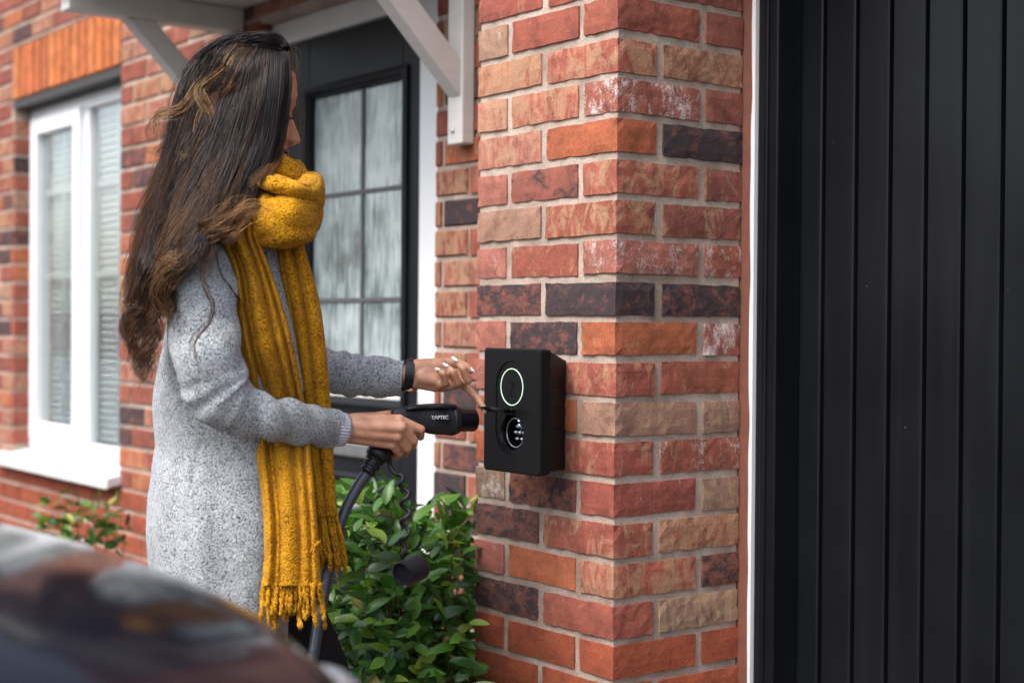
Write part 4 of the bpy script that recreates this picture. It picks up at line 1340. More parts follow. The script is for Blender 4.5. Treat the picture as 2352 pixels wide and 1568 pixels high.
# ---- coat body
lv = [  # y, left, right, depth half
    (505, 520, 600, .060), (530, 462, 612, .115), (560, 425, 625, .135), (610, 398, 645, .135), (680, 388, 662, .132), (760, 378, 676, .128), (840, 362, 684, .125), (920, 350, 688, .124),
    (985, 352, 690, .116), (1030, 356, 690, .112), (1080, 345, 690, .118), (1150, 336, 688, .132), (1240, 334, 680, .146), (1320, 342, 672, .150), (1400, 352, 668, .153), (1490, 362, 664, .156)]
lvq = catmull(np.array(lv, float), 120)
na = 150
A = np.linspace(0, 2 * math.pi, na, endpoint=False)
rings = []
zc = 2.665
for (y_, xl, xr, bz) in lvq:
    cx_, hx = (xl + xr) / 2, (xr - xl) / 2
    ca, sa = np.cos(A), np.sin(A)
    e = 2 / 2.25
    px = cx_ + hx * np.sign(ca) * np.abs(ca) ** e
    pz = zc - bz * np.sign(sa) * np.abs(sa) ** e
    fold = np.clip((y_ - 1000) / 250, 0, 1)
    dz = fold * .007 * np.sin(A * 7 + y_ * .004 + 1.3 * np.sin(A * 3)) * np.clip(sa, 0, 1) ** .5
    seam = np.exp(-((px - (436 + (y_ - 1100) * -.02 + 30 * math.exp(-(y_ - 1000) / 60.))) / 3.2) ** 2) * .005 * np.clip((y_ - 990) / 40, 0, 1)
    ring = np.array([D(px[i], y_, pz[i] + dz[i] + (seam[i] if sa[i] > 0 else 0)) for i in range(na)])
    rings.append(ring)
rings = np.array(rings)
cen = rings.mean(1, keepdims=True)
nv = rings - cen; nv /= np.linalg.norm(nv, axis=2)[..., None]
lowf = vnoise(rings * np.array([9, 9, 5])) * .006 + vnoise(rings * 22) * .0025 + vnoise(rings * 260) * .0009
rings = rings + nv * lowf[..., None]
# diagonal drag folds under the arm
b = MB(); b.loft([list(r) for r in rings])
coat = b.build('coat', M['boucle'], person, smooth=True)


def sleeve(path, ru, rs, nseg, ns, name, wr):
    def disp(Rg, tt, aa):
        d = vnoise(Rg * 16) * .0035 + vnoise(Rg * 260) * .0009
        return d + wr(tt, aa)
    Rg = sweep(path, ru, rs, nseg, ns, FWD, disp=disp)
    bb = MB(); bb.loft([list(r) for r in Rg], caps=False)
    # turned-in cuff
    inner = Rg[-1] * .80 + Rg[-1].mean(0) * .20
    deep = Rg[-6] * .78 + Rg[-6].mean(0) * .22
    bb.loft([list(Rg[-1]), list(inner), list(deep)], caps=False)
    bb.loft([list(Rg[0] * .02 + Rg[0].mean(0) * .98), list(Rg[0])], caps=False)
    return bb.build(name, M['boucle'], coat, smooth=True)


sp_ = [(478, 555, 2.545), (470, 610, 2.505), (464, 680, 2.475), (468, 760, 2.46), (480, 840, 2.452), (512, 910, 2.462), (570, 946, 2.480), (640, 963, 2.515), (705, 975, 2.568), (765, 985, 2.625)]
rv_ = [50, 72, 80, 82, 78, 74, 58, 53, 49, 45]
path = [D(*q) for q in sp_]
ru_ = [mm(v, 2.5) * .80 for v in rv_]; rs_ = [mm(v, 2.5) for v in rv_]


def wrR_(t, a):
    k = np.exp(-((t - .56) / .075) ** 2) * (.5 + .5 * np.cos(a - 4.5))
    return .0052 * k * np.sin(t * 118 + 1.4 * np.cos(a) + 1.3 * np.sin(2 * a + 5 * t)) * (.65 + .5 * np.sin(t * 41)) + .003 * np.exp(-((t - .8) / .18) ** 2) * np.sin(t * 62 + 2 * np.sin(a)) + .002 * np.sin(t * 40 + 3 * np.cos(a))


sleeve(path, ru_, rs_, 150, 60, 'sleeve', wrR_)
sp_ = [(560, 570, 2.77), (560, 640, 2.80), (600, 740, 2.835), (680, 828, 2.845), (770, 852, 2.848), (850, 862, 2.850), (925, 868, 2.850)]
rv_ = [60, 74, 72, 62, 52, 47, 43]


def wrL_(t, a):
    return .0022 * np.exp(-((t - .70) / .16) ** 2) * np.sin(t * 85 + 1.6 * np.cos(a) + 1.1 * np.sin(3 * a)) + .002 * np.sin(t * 37 + 2 * np.cos(a))


sleeve([D(*q) for q in sp_], [mm(v, 2.84) * .85 for v in rv_], [mm(v, 2.84) for v in rv_], 120, 48, 'sleeve', wrL_)
# coat lapel edge and the pale jumper in the opening
pts_l = [(606, 560, 2.555), (630, 640, 2.558), (652, 730, 2.565), (668, 810, 2.572), (682, 900, 2.58)]
b = MB(); b.loft(list(sweep([D(*q) for q in pts_l], [.012, .016, .016, .015, .014], [.011, .013, .013, .012, .012], 40, 18, FWD)))
b.build('lapel', M['boucle'], coat, smooth=True)
pts_l = [(622, 545, 2.575), (645, 620, 2.585), (662, 700, 2.60), (676, 790, 2.61), (686, 900, 2.62)]
b = MB(); b.loft(list(sweep([D(*q) for q in pts_l], [.020, .022, .022, .020, .020], [.02] * 5, 30, 18, FWD)))
b.build('jumper', M['jumper'], person, smooth=True)
pts_l = [(640, 560, 2.567), (660, 640, 2.577), (676, 725, 2.592), (686, 810, 2.602), (694, 900, 2.61)]
b = MB(); b.loft(list(sweep([D(*q) for q in pts_l], [.009, .011, .011, .010, .010], [.008] * 5, 40, 14, FWD)))
b.build('lapel', M['boucle'], coat, smooth=True)
# ribbed jumper cuff
c0, c1 = D(752, 981, 2.617), D(790, 986, 2.640)
nr = 66
rgs = []
for i, t in enumerate(np.linspace(0, 1, 8)):
    c = c0 * (1 - t) + c1 * t
    T_ = (c1 - c0) / np.linalg.norm(c1 - c0); s_ = np.cross(T_, FWD); s_ /= np.linalg.norm(s_); u_ = np.cross(s_, T_)
    r0 = .0300 - .002 * abs(t - .5) * 2
    rgs.append([c + (r0 + .0011 * math.cos(a * 33)) * (math.cos(a) * s_ + .85 * math.sin(a) * u_) for a in np.linspace(0, 2 * math.pi, nr * 2, endpoint=False)])
rgs.append([c1 + .7 * (np.array(p) - c1) for p in rgs[-1]])
b = MB(); b.loft(rgs, caps=False)
b.build('jumper_cuff', M['jumper'], person, smooth=True)

# trousers and shoes
for hp, kn, an in ((hipR, knR, anR), (hipL, knL, anL)):
    P_ = [hp, hp * .5 + kn * .5, kn, kn * .5 + an * .5, np.array([an[0], an[1], .075])]
    def wt(Rg, tt, aa): return vnoise(Rg * 14) * .006
    b = MB(); b.loft(list(sweep(P_, [.070, .072, .066, .060, .052], [.070, .072, .066, .060, .052], 40, 30, FWD, disp=wt)))
    b.build('trouser_leg', M['trousers'], person, smooth=True)
    b = MB()
    base = np.array([an[0], an[1], .0])
    rg_ = []
    for f_, w_, h_ in ((-.052, .012, .03), (-.048, .030, .075), (-.02, .040, .10), (.04, .043, .085), (.10, .048, .060), (.16, .042, .045), (.19, .022, .030), (.197, .006, .015)):
        rg_.append([base + bodyf * f_ + hl * w_ * math.cos(t) + np.array([0, 0, .004 + h_ * (.5 + .5 * math.sin(t))]) for t in np.linspace(0, 2 * math.pi, 20, endpoint=False)])
    b.loft(rg_).build('shoe', M['rubber'], person, smooth=True)

# ---- scarf
scarf = empty('scarf', tuple(D(640, 480, 2.6)), parent=person)


def knit(Rg, k=1.0):
    return vnoise(Rg * 30) * .0022 * k + vnoise(Rg * 230) * .0010 + vnoise(Rg * np.array([60, 60, 25])) * .0012 * k


def crease(t, a, lines, depth):
    d = 0
    for a0, am, fq in lines:
        q = np.angle(np.exp(1j * (a - a0 - am * np.sin(t * fq * math.pi * 2 + a0 * 3))))
        d = d - depth * np.exp(-(q / .16) ** 2) * (.55 + .45 * np.sin(t * 17 + a0 * 5)) + depth * .5 * np.exp(-((q - .42) / .3) ** 2)
    return d


def loop(points, name, ns=44, nseg=150, dispk=1.0, power=2.3, extra=None):
    P_ = [D(x_, y_, z_) for x_, y_, z_, a_, c_ in points]
    def dd(Rg, tt, aa):
        d = knit(Rg, dispk)
        return d if extra is None else d + extra(tt, aa)
    Rg = sweep(P_, [a_ for *_, a_, c_ in points], [c_ for *_, c_ in points], nseg, ns, UPV, closed=True, disp=dd, power=power)
    b = MB(); b.loft([list(r) for r in Rg], closed=True)
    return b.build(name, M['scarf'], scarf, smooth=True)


# x, y, z, half height, half thickness
loop([(556, 420, 2.540, .022, .020), (598, 414, 2.516, .015, .019), (640, 424, 2.490, .0135, .021), (682, 438, 2.498, .017, .024), (710, 445, 2.545, .031, .024), (717, 443, 2.605, .036, .022),
      (706, 432, 2.67, .030, .020), (640, 412, 2.72, .026, .018), (575, 405, 2.71, .026, .018), (528, 412, 2.62, .026, .018)], 'upper_fold', extra=lambda t, a: crease(t, a, ((.7, .5, 3), (2.6, -.4, 4), (4.3, .5, 3), (5.6, .3, 2)), .0028))
loop([(590, 408, 2.575, .030, .014), (628, 398, 2.548, .034, .013), (660, 398, 2.560, .030, .013), (690, 409, 2.60, .018, .013), (688, 404, 2.655, .022, .012), (640, 390, 2.695, .030, .012), (590, 395, 2.68, .028, .012), (572, 405, 2.62, .028, .012)], 'inner_collar')
loop([(540, 486, 2.56, .036, .024), (580, 494, 2.520, .043, .026), (622, 512, 2.502, .043, .029), (658, 510, 2.500, .0435, .034), (688, 498, 2.530, .040, .034), (700, 484, 2.59, .032, .028),
      (695, 472, 2.67, .032, .024), (640, 455, 2.74, .030, .022), (570, 445, 2.73, .030, .022), (535, 460, 2.64, .032, .024)], 'lower_drape', 56, 180,
     extra=lambda t, a: .003 * np.sin(a * 2 + t * 16 + 1.2) + crease(t, a, ((.5, .6, 2), (1.5, -.5, 3), (2.4, .6, 2), (3.6, .5, 3), (4.6, -.6, 2), (5.5, .5, 3)), .0036))


def strip(rows, folds, valleys, seed, name, zoff=0.0, thick=.007, ncol=64, nrow=150, deep=.012):
    """hanging scarf end: rows of (y, left x, right x, depth); folds run its length"""
    Q = catmull(np.array(rows, float), nrow)
    u = np.linspace(0, 1, ncol)
    front, back = np.zeros((nrow, ncol, 3)), np.zeros((nrow, ncol, 3))
    for i, (y_, xl, xr, z_) in enumerate(Q):
        t = i / (nrow - 1)
        sh = .10 * math.sin(t * 2.6 + seed)
        ridge = np.zeros(ncol)
        for (c_, w_, h_) in folds:
            ridge += h_ * np.exp(-((u - c_ - sh * .4) / w_) ** 2)
        for (c_, w_, h_) in valleys:
            ridge -= h_ * np.exp(-((u - c_ - sh * .3) / w_) ** 2)
        edge = np.minimum(u, 1 - u); rnd = np.clip(edge / .10, 0, 1) ** .5
        zf = z_ - deep * ridge * (.55 + .45 * math.sin(t * 3 + .5)) - .012 * rnd
        for j in range(ncol):
            x_ = xl + (xr - xl) * u[j]
            front[i, j] = D(x_, y_, zf[j])
            back[i, j] = D(x_, y_, z_ + thick * rnd[j])
    d = knit(front, .8)
    front -= FWD * d[..., None]
    V = np.concatenate([front.reshape(-1, 3), back.reshape(-1, 3)])
    n1 = nrow * ncol
    F_ = []
    for i in range(nrow - 1):
        for j in range(ncol - 1):
            a = i * ncol + j
            F_.append((a, a + 1, a + ncol + 1, a + ncol))
            F_.append((n1 + a, n1 + a + ncol, n1 + a + ncol + 1, n1 + a + 1))
        a = i * ncol
        F_.append((a, a + ncol, n1 + a + ncol, n1 + a)); a += ncol - 1
        F_.append((a, n1 + a, n1 + a + ncol, a + ncol))
    for j in range(ncol - 1):
        F_.append((j, n1 + j, n1 + j + 1, j + 1)); a = (nrow - 1) * ncol + j
        F_.append((a, a + 1, n1 + a + 1, n1 + a))
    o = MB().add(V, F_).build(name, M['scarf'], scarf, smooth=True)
    return o


near = [(500, 510, 592, 2.495), (545, 504, 594, 2.498), (620, 532, 622, 2.503), (715, 540, 654, 2.512), (800, 552, 676, 2.525), (890, 574, 694, 2.566), (950, 586, 703, 2.594), (1005, 588, 710, 2.580), (1060, 590, 716, 2.548),
        (1120, 598, 722, 2.526), (1210, 606, 730, 2.510), (1290, 605, 734, 2.506), (1345, 600, 738, 2.504)]
far_ = [(520, 622, 692, 2.548), (575, 636, 702, 2.552), (650, 648, 724, 2.560), (720, 662, 739, 2.570), (800, 674, 749, 2.585), (870, 682, 755, 2.60), (960, 690, 762, 2.625), (1040, 700, 766, 2.625), (1110, 712, 770, 2.625), (1185, 722, 775, 2.625)]
strip(far_, [(.3, .16, 1.0), (.75, .18, .9)], [(.52, .05, .8), (.12, .04, .5)], 2.0, 'far_end', deep=.011)
strip(near, [(.10, .08, .8), (.45, .16, 1.4), (.74, .07, .7), (.92, .08, .7)], [(.19, .035, 1.1), (.30, .03, .7), (.65, .04, .8), (.84, .03, .9)], 0.4, 'near_end', deep=.015)


def tassel(x0, y0, z0, x1, y1, r, seed):
    rr_ = random.Random(seed)
    P_ = [D(x0, y0, z0), D(x0 + (x1 - x0) * .35 + rr_.uniform(-3, 3), y0 + (y1 - y0) * .35, z0 + rr_.uniform(-.006, .006)), D(x0 + (x1 - x0) * .7 + rr_.uniform(-4, 4), y0 + (y1 - y0) * .7, z0 + rr_.uniform(-.008, .008)), D(x1, y1, z0 + rr_.uniform(-.008, .008))]
    b = MB()
    for ph_ in (0, math.pi):
        Q = catmull(P_, 20)
        T_, S_, U_ = frames(Q, FWD)
        tt = np.linspace(0, 1, 20)
        Q = Q + (S_ * np.cos(tt * 14 + ph_)[:, None] + U_ * np.sin(tt * 14 + ph_)[:, None]) * r * .55
        ru_ = [r * .75] * 18 + [r * .5, r * .25]
        b.loft(list(sweep(Q, ru_, ru_, 20, 7, FWD)))
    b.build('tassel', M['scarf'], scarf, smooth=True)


k = 0
for i, x_ in enumerate(np.linspace(604, 736, 19)):
    for dz in (0, .012):
        xx = x_ + random.uniform(-3, 3)
        tassel(xx, 1338, 2.494 + dz, xx + (x_ - 660) * .10 + random.uniform(-9, 9), 1425 + random.uniform(-22, 26), random.uniform(.0026, .0036), k); k += 1
for i, x_ in enumerate(np.linspace(726, 772, 8)):
    for dz in (0, .012):
        xx = x_ + random.uniform(-2, 2)
        tassel(xx, 1180, 2.618 + dz, xx + (x_ - 722) * .42 + random.uniform(-4, 8), 1295 + random.uniform(-20, 22), random.uniform(.0026, .0036), k); k += 1
tassel(734, 1243, 2.490, 714, 1268, .003, 991)


def fuzz(objs, n, length, mat, parent, seed):
    """short loose fibres standing off the knit"""
    rg = np.random.default_rng(seed)
    V, F_ = [], []
    pools = []
    for o in objs:
        me = o.data; k = len(me.vertices)
        co = np.empty(k * 3, np.float32); me.vertices.foreach_get('co', co)
        no = np.empty(k * 3, np.float32); me.vertices.foreach_get('normal', no)
        pools.append((co.reshape(-1, 3), no.reshape(-1, 3)))
    co = np.concatenate([p[0] for p in pools]).astype(float); no = np.concatenate([p[1] for p in pools]).astype(float)
    pick = rg.integers(0, len(co), n)
    p = co[pick] - no[pick] * .001
    L = length * rg.uniform(.4, 1.3, n)[:, None]
    d1 = no[pick] + rg.normal(0, .7, (n, 3)); d1 /= np.linalg.norm(d1, axis=1)[:, None]
    d2 = d1 + rg.normal(0, .7, (n, 3)); d2 /= np.linalg.norm(d2, axis=1)[:, None]
    q = p + d1 * L * .55; r = q + d2 * L * .55
    s1 = np.cross(d1, rg.normal(0, 1, (n, 3))); s1 /= np.linalg.norm(s1, axis=1)[:, None]
    s2 = np.cross(d1, s1)
    W_ = []
    for c, w in ((p, .00032), (q, .00026), (r, .00010)):
        for a in (0, 2.094, 4.189):
            W_.append(c + w * (math.cos(a) * s1 + math.sin(a) * s2))
    W_ = np.stack(W_, 1).reshape(-1, 3)
    base = np.arange(n)[:, None] * 9
    quads = np.concatenate([base + np.array([[k * 3 + j, k * 3 + (j + 1) % 3, k * 3 + 3 + (j + 1) % 3, k * 3 + 3 + j]]) for k in (0, 1) for j in range(3)])
    me = bpy.data.meshes.new('loose_fibres')
    me.vertices.add(len(W_)); me.vertices.foreach_set('co', W_.astype(np.float32).ravel())
    me.loops.add(quads.size); me.loops.foreach_set('vertex_index', quads.astype(np.int32).ravel())
    me.polygons.add(len(quads)); me.polygons.foreach_set('loop_start', np.arange(0, quads.size, 4, dtype=np.int32)); me.polygons.foreach_set('loop_total', np.full(len(quads), 4, np.int32))
    me.update(calc_edges=True)
    o = make('loose_fibres', me, mat, parent)
    tag(o, kind='stuff')


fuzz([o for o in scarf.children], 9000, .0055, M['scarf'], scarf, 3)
fuzz([coat] + [o for o in coat.children], 12000, .0035, M['boucle'], coat, 4)

# ---- hair: locks of strands from parting to curled ends
DARK = np.array([.011, .008, .0085]); BROWN = np.array([.085, .040, .021]); CARAMEL = np.array([.36, .18, .065]); GOLD = np.array([.50, .29, .11])
ZH = 2.62
guides = [
    [(632, 97, 2.615), (656, 122, 2.578), (661, 170, 2.560), (653, 235, 2.552), (643, 300, 2.545), (633, 350, 2.54), (614, 393, 2.53), (588, 412, 2.505)],
    [(634, 94, 2.615), (650, 125, 2.565), (646, 200, 2.540), (634, 290, 2.525), (614, 365, 2.515), (590, 430, 2.495), (580, 465, 2.48), (592, 492, 2.47)],
    [(620, 91, 2.615), (620, 130, 2.555), (610, 220, 2.525), (590, 320, 2.510), (560, 410, 2.49), (530, 480, 2.455), (505, 520, 2.435), (470, 552, 2.415)],
    [(604, 89, 2.615), (585, 135, 2.555), (562, 230, 2.520), (532, 340, 2.500), (500, 440, 2.462), (460, 525, 2.425), (430, 580, 2.405), (405, 615, 2.405)],
    [(584, 88, 2.615), (545, 140, 2.562), (510, 240, 2.525), (475, 350, 2.500), (440, 460, 2.468), (400, 570, 2.435), (368, 680, 2.44), (350, 840, 2.47)],
    [(562, 89, 2.615), (505, 140, 2.580), (465, 230, 2.550), (430, 330, 2.530), (392, 450, 2.505), (352, 580, 2.49), (325, 700, 2.50), (318, 862, 2.52)],
    [(545, 92, 2.615), (478, 138, 2.605), (436, 205, 2.595), (404, 300, 2.585), (366, 420, 2.565), (330, 545, 2.555), (304, 680, 2.555), (300, 850, 2.56)]]
G = np.array([catmull(np.array(q, float), 24) for q in guides])       # 7 x 24 x 3


def guide(s):
    x_ = np.clip(s, 0, 1) * (len(G) - 1); i = min(int(x_), len(G) - 2); u = x_ - i
    return G[i] * (1 - u) + G[i + 1] * u


HV, HF, HC_ = [], [], []
hair_n = 0


def strands(paths, rad, cols):
    """paths: K x n x 3 world; three-sided tubes; cols K x n x 3"""
    global hair_n
    K, n, _ = paths.shape
    T = np.gradient(paths, axis=1); T /= np.linalg.norm(T, axis=2)[..., None] + 1e-9
    ref = np.array([.31, .52, .79])
    S_ = np.cross(T, ref); S_ /= np.linalg.norm(S_, axis=2)[..., None] + 1e-9
    U_ = np.cross(S_, T)
    tt = np.linspace(0, 1, n)
    r = rad[:, None] * (1 - .75 * tt ** 4)[None, :]
    V = np.stack([paths + r[..., None] * (math.cos(a) * S_ + math.sin(a) * U_) for a in (0, 2.0944, 4.18879)], 2)   # K n 3 3
    idx = hair_n + np.arange(K * n * 3).reshape(K, n, 3)
    for j in range(3):
        k = (j + 1) % 3
        HF.append(np.stack([idx[:, :-1, j], idx[:, :-1, k], idx[:, 1:, k], idx[:, 1:, j]], -1).reshape(-1, 4))
    HV.append(V.reshape(-1, 3)); HC_.append(np.repeat(cols[:, :, None, :], 3, 2).reshape(-1, 3))
    hair_n += K * n * 3


HKH, HKW, HKF, HKB = hk[::-1, 0], hk[::-1, 2], hk[::-1, 1], hk[::-1, 3]


def clear_head(P, gap):
    """keep near-side strands just outside the skull"""
    P = P.copy()
    hh = (234 - P[:, 1]) / 1343.; dx = (P[:, 0] - 551) / 1343.
    w = np.interp(hh, HKH, HKW, left=.03, right=0.0)
    f_ = (dx - .31 * w * .6) / .95 - hh * .19
    lim = np.where(f_ > 0, np.interp(hh, HKH, HKF, left=.03, right=.0), np.interp(hh, HKH, HKB, left=.02, right=0.0)) * 1.06 + 1e-6
    r = np.clip(np.abs(f_) / lim, 0, 1)
    zs = ZH + f_ * .31 - w * 1.07 * np.sqrt(1 - r * r)
    m = (hh < .104) & (hh > -.10) & (r < 1) & (P[:, 2] < ZH + .01)
    P[:, 2] = np.where(m, np.minimum(P[:, 2], zs - gap), P[:, 2])
    return P


def lock(path_px, nst, spread, col0, col1, wave=0.0, freq=3.0, phase=0.0, wstart=.55, taper=.35, n=22, rad=.00056, frizz=.0012, cs=.45, ce=.95, gap=None, jit=.38, endvar=.28, tipn=0.0):
    """a lock along control points (print x, y, depth)"""
    P = clear_head(catmull(np.array(path_px, float), n), RNG.uniform(.004, .010) if gap is None else gap)
    W = np.array([D(*q) for q in P])
    T, S_, U_ = frames(W, FWD)
    t = np.linspace(0, 1, n)
    wob = 0.0
    if wave:
        w = wave * np.clip((t - wstart) / (1 - wstart + 1e-6), 0, 1) ** .7
        pk = RNG.normal(0, jit, nst)[:, None]; ak = RNG.uniform(.7, 1.25, nst)[:, None]
        ang = 2 * math.pi * freq * (t - wstart)[None] * RNG.uniform(.93, 1.07, nst)[:, None] + phase + pk
        wob = S_[None] * (ak * w[None] * np.sin(ang))[..., None] + U_[None] * (ak * w[None] * .9 * np.cos(ang))[..., None]
    a = RNG.uniform(0, 2 * math.pi, nst); rr = np.sqrt(RNG.uniform(0, 1, nst)) * spread
    env = (1 - taper) + taper * np.sin(np.clip(t * 1.15 + .12, 0, 1) * math.pi) - .35 * np.clip((t - .75) / .25, 0, 1) ** 2
    end = 1 - RNG.uniform(0, 1, nst) ** 2 * endvar
    env = env * (1 - tipn * np.clip((t - .55) / .45, 0, 1))
    tw = RNG.uniform(-2.2, 3.2, nst)[:, None] * t[None, :]
    ca, sa = np.cos(a[:, None] + tw), np.sin(a[:, None] + tw)
    off = (rr[:, None] * env[None, :])[..., None] * (ca[..., None] * S_[None] * 1.7 + sa[..., None] * U_[None] * .75)
    fz = np.stack([vnoise(np.stack([t[None, :] * 6 + 0 * a[:, None], a[:, None] * 9.1 + 0 * t, np.full((nst, n), c)], -1)) for c in (1.3, 7.7, 13.1)], -1) * (frizz + .55 * spread) * (.2 + 1.3 * t)[None, :, None]
    paths = W[None] + off + fz + wob
    # shorten some strands by re-sampling
    tq = t[None, :] * end[:, None]
    ii = np.clip((tq * (n - 1)).astype(int), 0, n - 2); uu = (tq * (n - 1) - ii)[..., None]
    kk = np.arange(nst)[:, None]
    paths = paths[kk, ii] * (1 - uu) + paths[kk, ii + 1] * uu
    m = np.clip((t - cs) / (ce - cs), 0, 1)[None, :, None] * RNG.uniform(.0, 1.15, nst)[:, None, None]
    m = np.clip(m, 0, 1)
    cols = (col0[None, None] * (1 - m) + col1[None, None] * m) * RNG.uniform(.45, 1.7, nst)[:, None, None]
    strands(paths, rad * RNG.uniform(.75, 1.3, nst), cols)


# the main fall: every strand has its own root; waves and clumps are shared with its neighbours
GA = np.array(G)


def fall(K, s, dz, tipmix, n=30, far=False, amp=1.0):
    """K strands at root parameters s (0 at the forehead, 1 at the nape)"""
    t = np.linspace(0, 1, n)
    ncl = 70
    cl = np.round(s * ncl) / ncl
    pull = .75 * np.clip((t - .35) / .5, 0, 1)[None, :]
    ss = s[:, None] * (1 - pull) + (cl[:, None] + (s[:, None] - cl[:, None]) * .25) * pull
    x_ = np.clip(ss, 0, .9999) * (len(GA) - 1); i = x_.astype(int); u = (x_ - i)[..., None]
    tt = t[None, :] * np.where(s > .55, RNG.uniform(.62, .93, K), RNG.uniform(.82, 1.0, K))[:, None] * 23
    j = np.clip(tt.astype(int), 0, 22); v = (tt - j)[..., None]
    P = (GA[i, j] * (1 - v) + GA[i, j + 1] * v) * (1 - u) + (GA[i + 1, j] * (1 - v) + GA[i + 1, j + 1] * v) * u
    ph = vnoise(np.stack([cl * 9, cl * 0 + 3.1, cl * 0], -1)) * 5 + RNG.normal(0, .25, K)
    fr = 2.5 + .6 * vnoise(np.stack([cl * 13, cl * 0 + 9.1, cl * 0], -1))
    A = (9 * np.clip((t - .30) / .40, 0, 1) + 11 * np.clip((t - .66) / .34, 0, 1))[None, :] * (.35 + .9 * np.clip(s, 0, 1))[:, None] * amp
    ang = 2 * math.pi * (fr[:, None] * t[None, :]) + ph[:, None]
    P[..., 0] += A * np.sin(ang) + RNG.normal(0, 2.2, K)[:, None] * t[None, :]
    P[..., 2] += A / 1343. * np.cos(ang) * .9 + dz[:, None] * np.clip(t * 3, .3, 1)[None, :]
    q = np.stack([t[None, :] * 5 + 0 * s[:, None], s[:, None] * 900 + 0 * t, np.zeros((K, n))], -1)
    P[..., 0] += vnoise(q) * (1.2 + 3.5 * t)[None, :]
    P[..., 1] += vnoise(q + 31) * (2 * t)[None, :]
    P[..., 2] += vnoise(q + 57) * (.001 + .003 * t)[None, :]
    if far:
        P[..., 2] = 2 * ZH - P[..., 2] + .03; P[..., 0] -= 16; P[..., 1] += 3
    else:
        flat = clear_head(P.reshape(-1, 3), np.repeat(RNG.uniform(.003, .013, K), n))
        P = flat.reshape(K, n, 3)
    u_, v_ = P[..., 0] * 1024 / 2352, P[..., 1] * 1024 / 2352
    Wd = CAM + P[..., 2:3] * (FWD + RGT * ((u_ - 512) / FPX)[..., None] + UPV * ((341 - v_) / FPX)[..., None])
    light = vnoise(np.stack([cl * 31, cl * 0 + 1.7, cl * 0], -1)) * .5 + .5
    m = np.clip((t[None, :] - .48) / .5, 0, 1) * (tipmix * (.35 + .9 * light))[:, None] * RNG.uniform(.5, 1.2, K)[:, None]
    m2 = np.clip((t[None, :] - .72) / .28, 0, 1) * (light > .55)[:, None] * RNG.uniform(.2, 1.0, K)[:, None] * tipmix[:, None] * .8
    m = np.clip(m, 0, 1)[..., None]; m2 = np.clip(m2, 0, 1)[..., None]
    col = (DARK * (1 - m) + BROWN * m) * (1 - m2) + CARAMEL * .7 * m2
    strands(Wd, .00040 * RNG.uniform(.7, 1.35, K), col * RNG.uniform(.5, 1.7, K)[:, None, None])


s_ = RNG.uniform(0, 1, 4300)
fall(4300, s_, RNG.uniform(-.004, .016, 4300), np.clip((s_ - .05) * 1.6, .15, 1))
s_ = RNG.uniform(.5, 1, 1300)
fall(1300, s_, RNG.uniform(.02, .13, 1300), np.ones(1300), n=24, amp=1.4)
s_ = RNG.uniform(0, 1, 900)
fall(900, s_, RNG.uniform(-.004, .016, 900), np.clip((s_ - .05) * 1.6, .15, 1), n=22, far=True)

# crown hair swept over the top from the parting
for q in range(110):
    s = RNG.uniform(.0, 1.0)
    x1 = 470 + 190 * (1 - s)
    P = [(660 - 10 * s, 118 - 10 * s, 2.60 + RNG.uniform(-.03, .05)), (630 - 30 * s, 93, 2.60 + RNG.uniform(-.04, .05)), (585 - 75 * s, 92 + 8 * s, 2.59 + RNG.uniform(-.04, .05)), (545 - 100 * s, 118 + 30 * s, 2.585), (510 - 100 * s, 175 + 45 * s, 2.565), (490 - 105 * s, 260 + 50 * s, 2.55), (470 - 110 * s, 350 + 60 * s, 2.53)]
    lock(P, 14, .0075, DARK * 1.2, DARK * 1.6 if RNG.uniform() < .6 else BROWN, taper=.1, n=22, rad=.00042, frizz=.003)

# golden streaks and wind-blown curls
def feat(P, n_, sp, c0, c1, **kw):
    lock(P, int(n_ * 1.1), sp * 1.35, c0, c1, **{**dict(cs=0.0, ce=.4, taper=.3, n=34, rad=.00034, gap=.016, frizz=.0030), **kw})
for dd in (0, 9, -8):
    feat([(592 + dd, 89, 2.60), (562 + dd, 103, 2.575), (537 + dd, 128, 2.555), (518 + dd, 163, 2.545), (478 + dd, 196, 2.545), (459 + dd * .5, 214, 2.54), (472, 238, 2.532), (486, 268, 2.525), (484, 296, 2.52), (459, 320, 2.52), (437, 352, 2.515), (409, 363, 2.51)], 22, .0050, DARK * 2, GOLD * (1.0 if dd == 0 else .55), ce=.12, gap=.011)
for dd in (0, 14, 26):
  feat([(585 + dd, 92, 2.59), (552 + dd, 142, 2.56), (526 + dd * .8, 194, 2.545), (500 + dd * .6, 224, 2.538), (476 + dd * .3, 236, 2.532), (462, 226, 2.528)], 20, .0042, DARK * 2, CARAMEL * (1.0 - dd * .02), gap=.010)
feat([(560, 92, 2.60), (520, 122, 2.57), (492, 160, 2.56), (452, 205, 2.555), (430, 240, 2.55), (400, 255, 2.55), (362, 262, 2.55), (358, 290, 2.545), (368, 320, 2.54)], 30, .0050, DARK * 2, CARAMEL * .9, gap=.010)
feat([(530, 100, 2.60), (470, 150, 2.59), (440, 200, 2.585), (418, 235, 2.58), (390, 255, 2.575), (358, 268, 2.57), (342, 290, 2.565), (350, 312, 2.565), (372, 300, 2.56)], 26, .0050, DARK * 2, GOLD * .75, gap=.010)
feat([(475, 235, 2.532), (462, 262, 2.53), (455, 300, 2.53), (452, 335, 2.528), (440, 362, 2.525)], 30, .0030, BROWN, GOLD * .8)
feat([(430, 240, 2.57), (405, 290, 2.57), (385, 330, 2.57), (362, 348, 2.57), (330, 345, 2.57)], 26, .0040, BROWN, CARAMEL * .7)
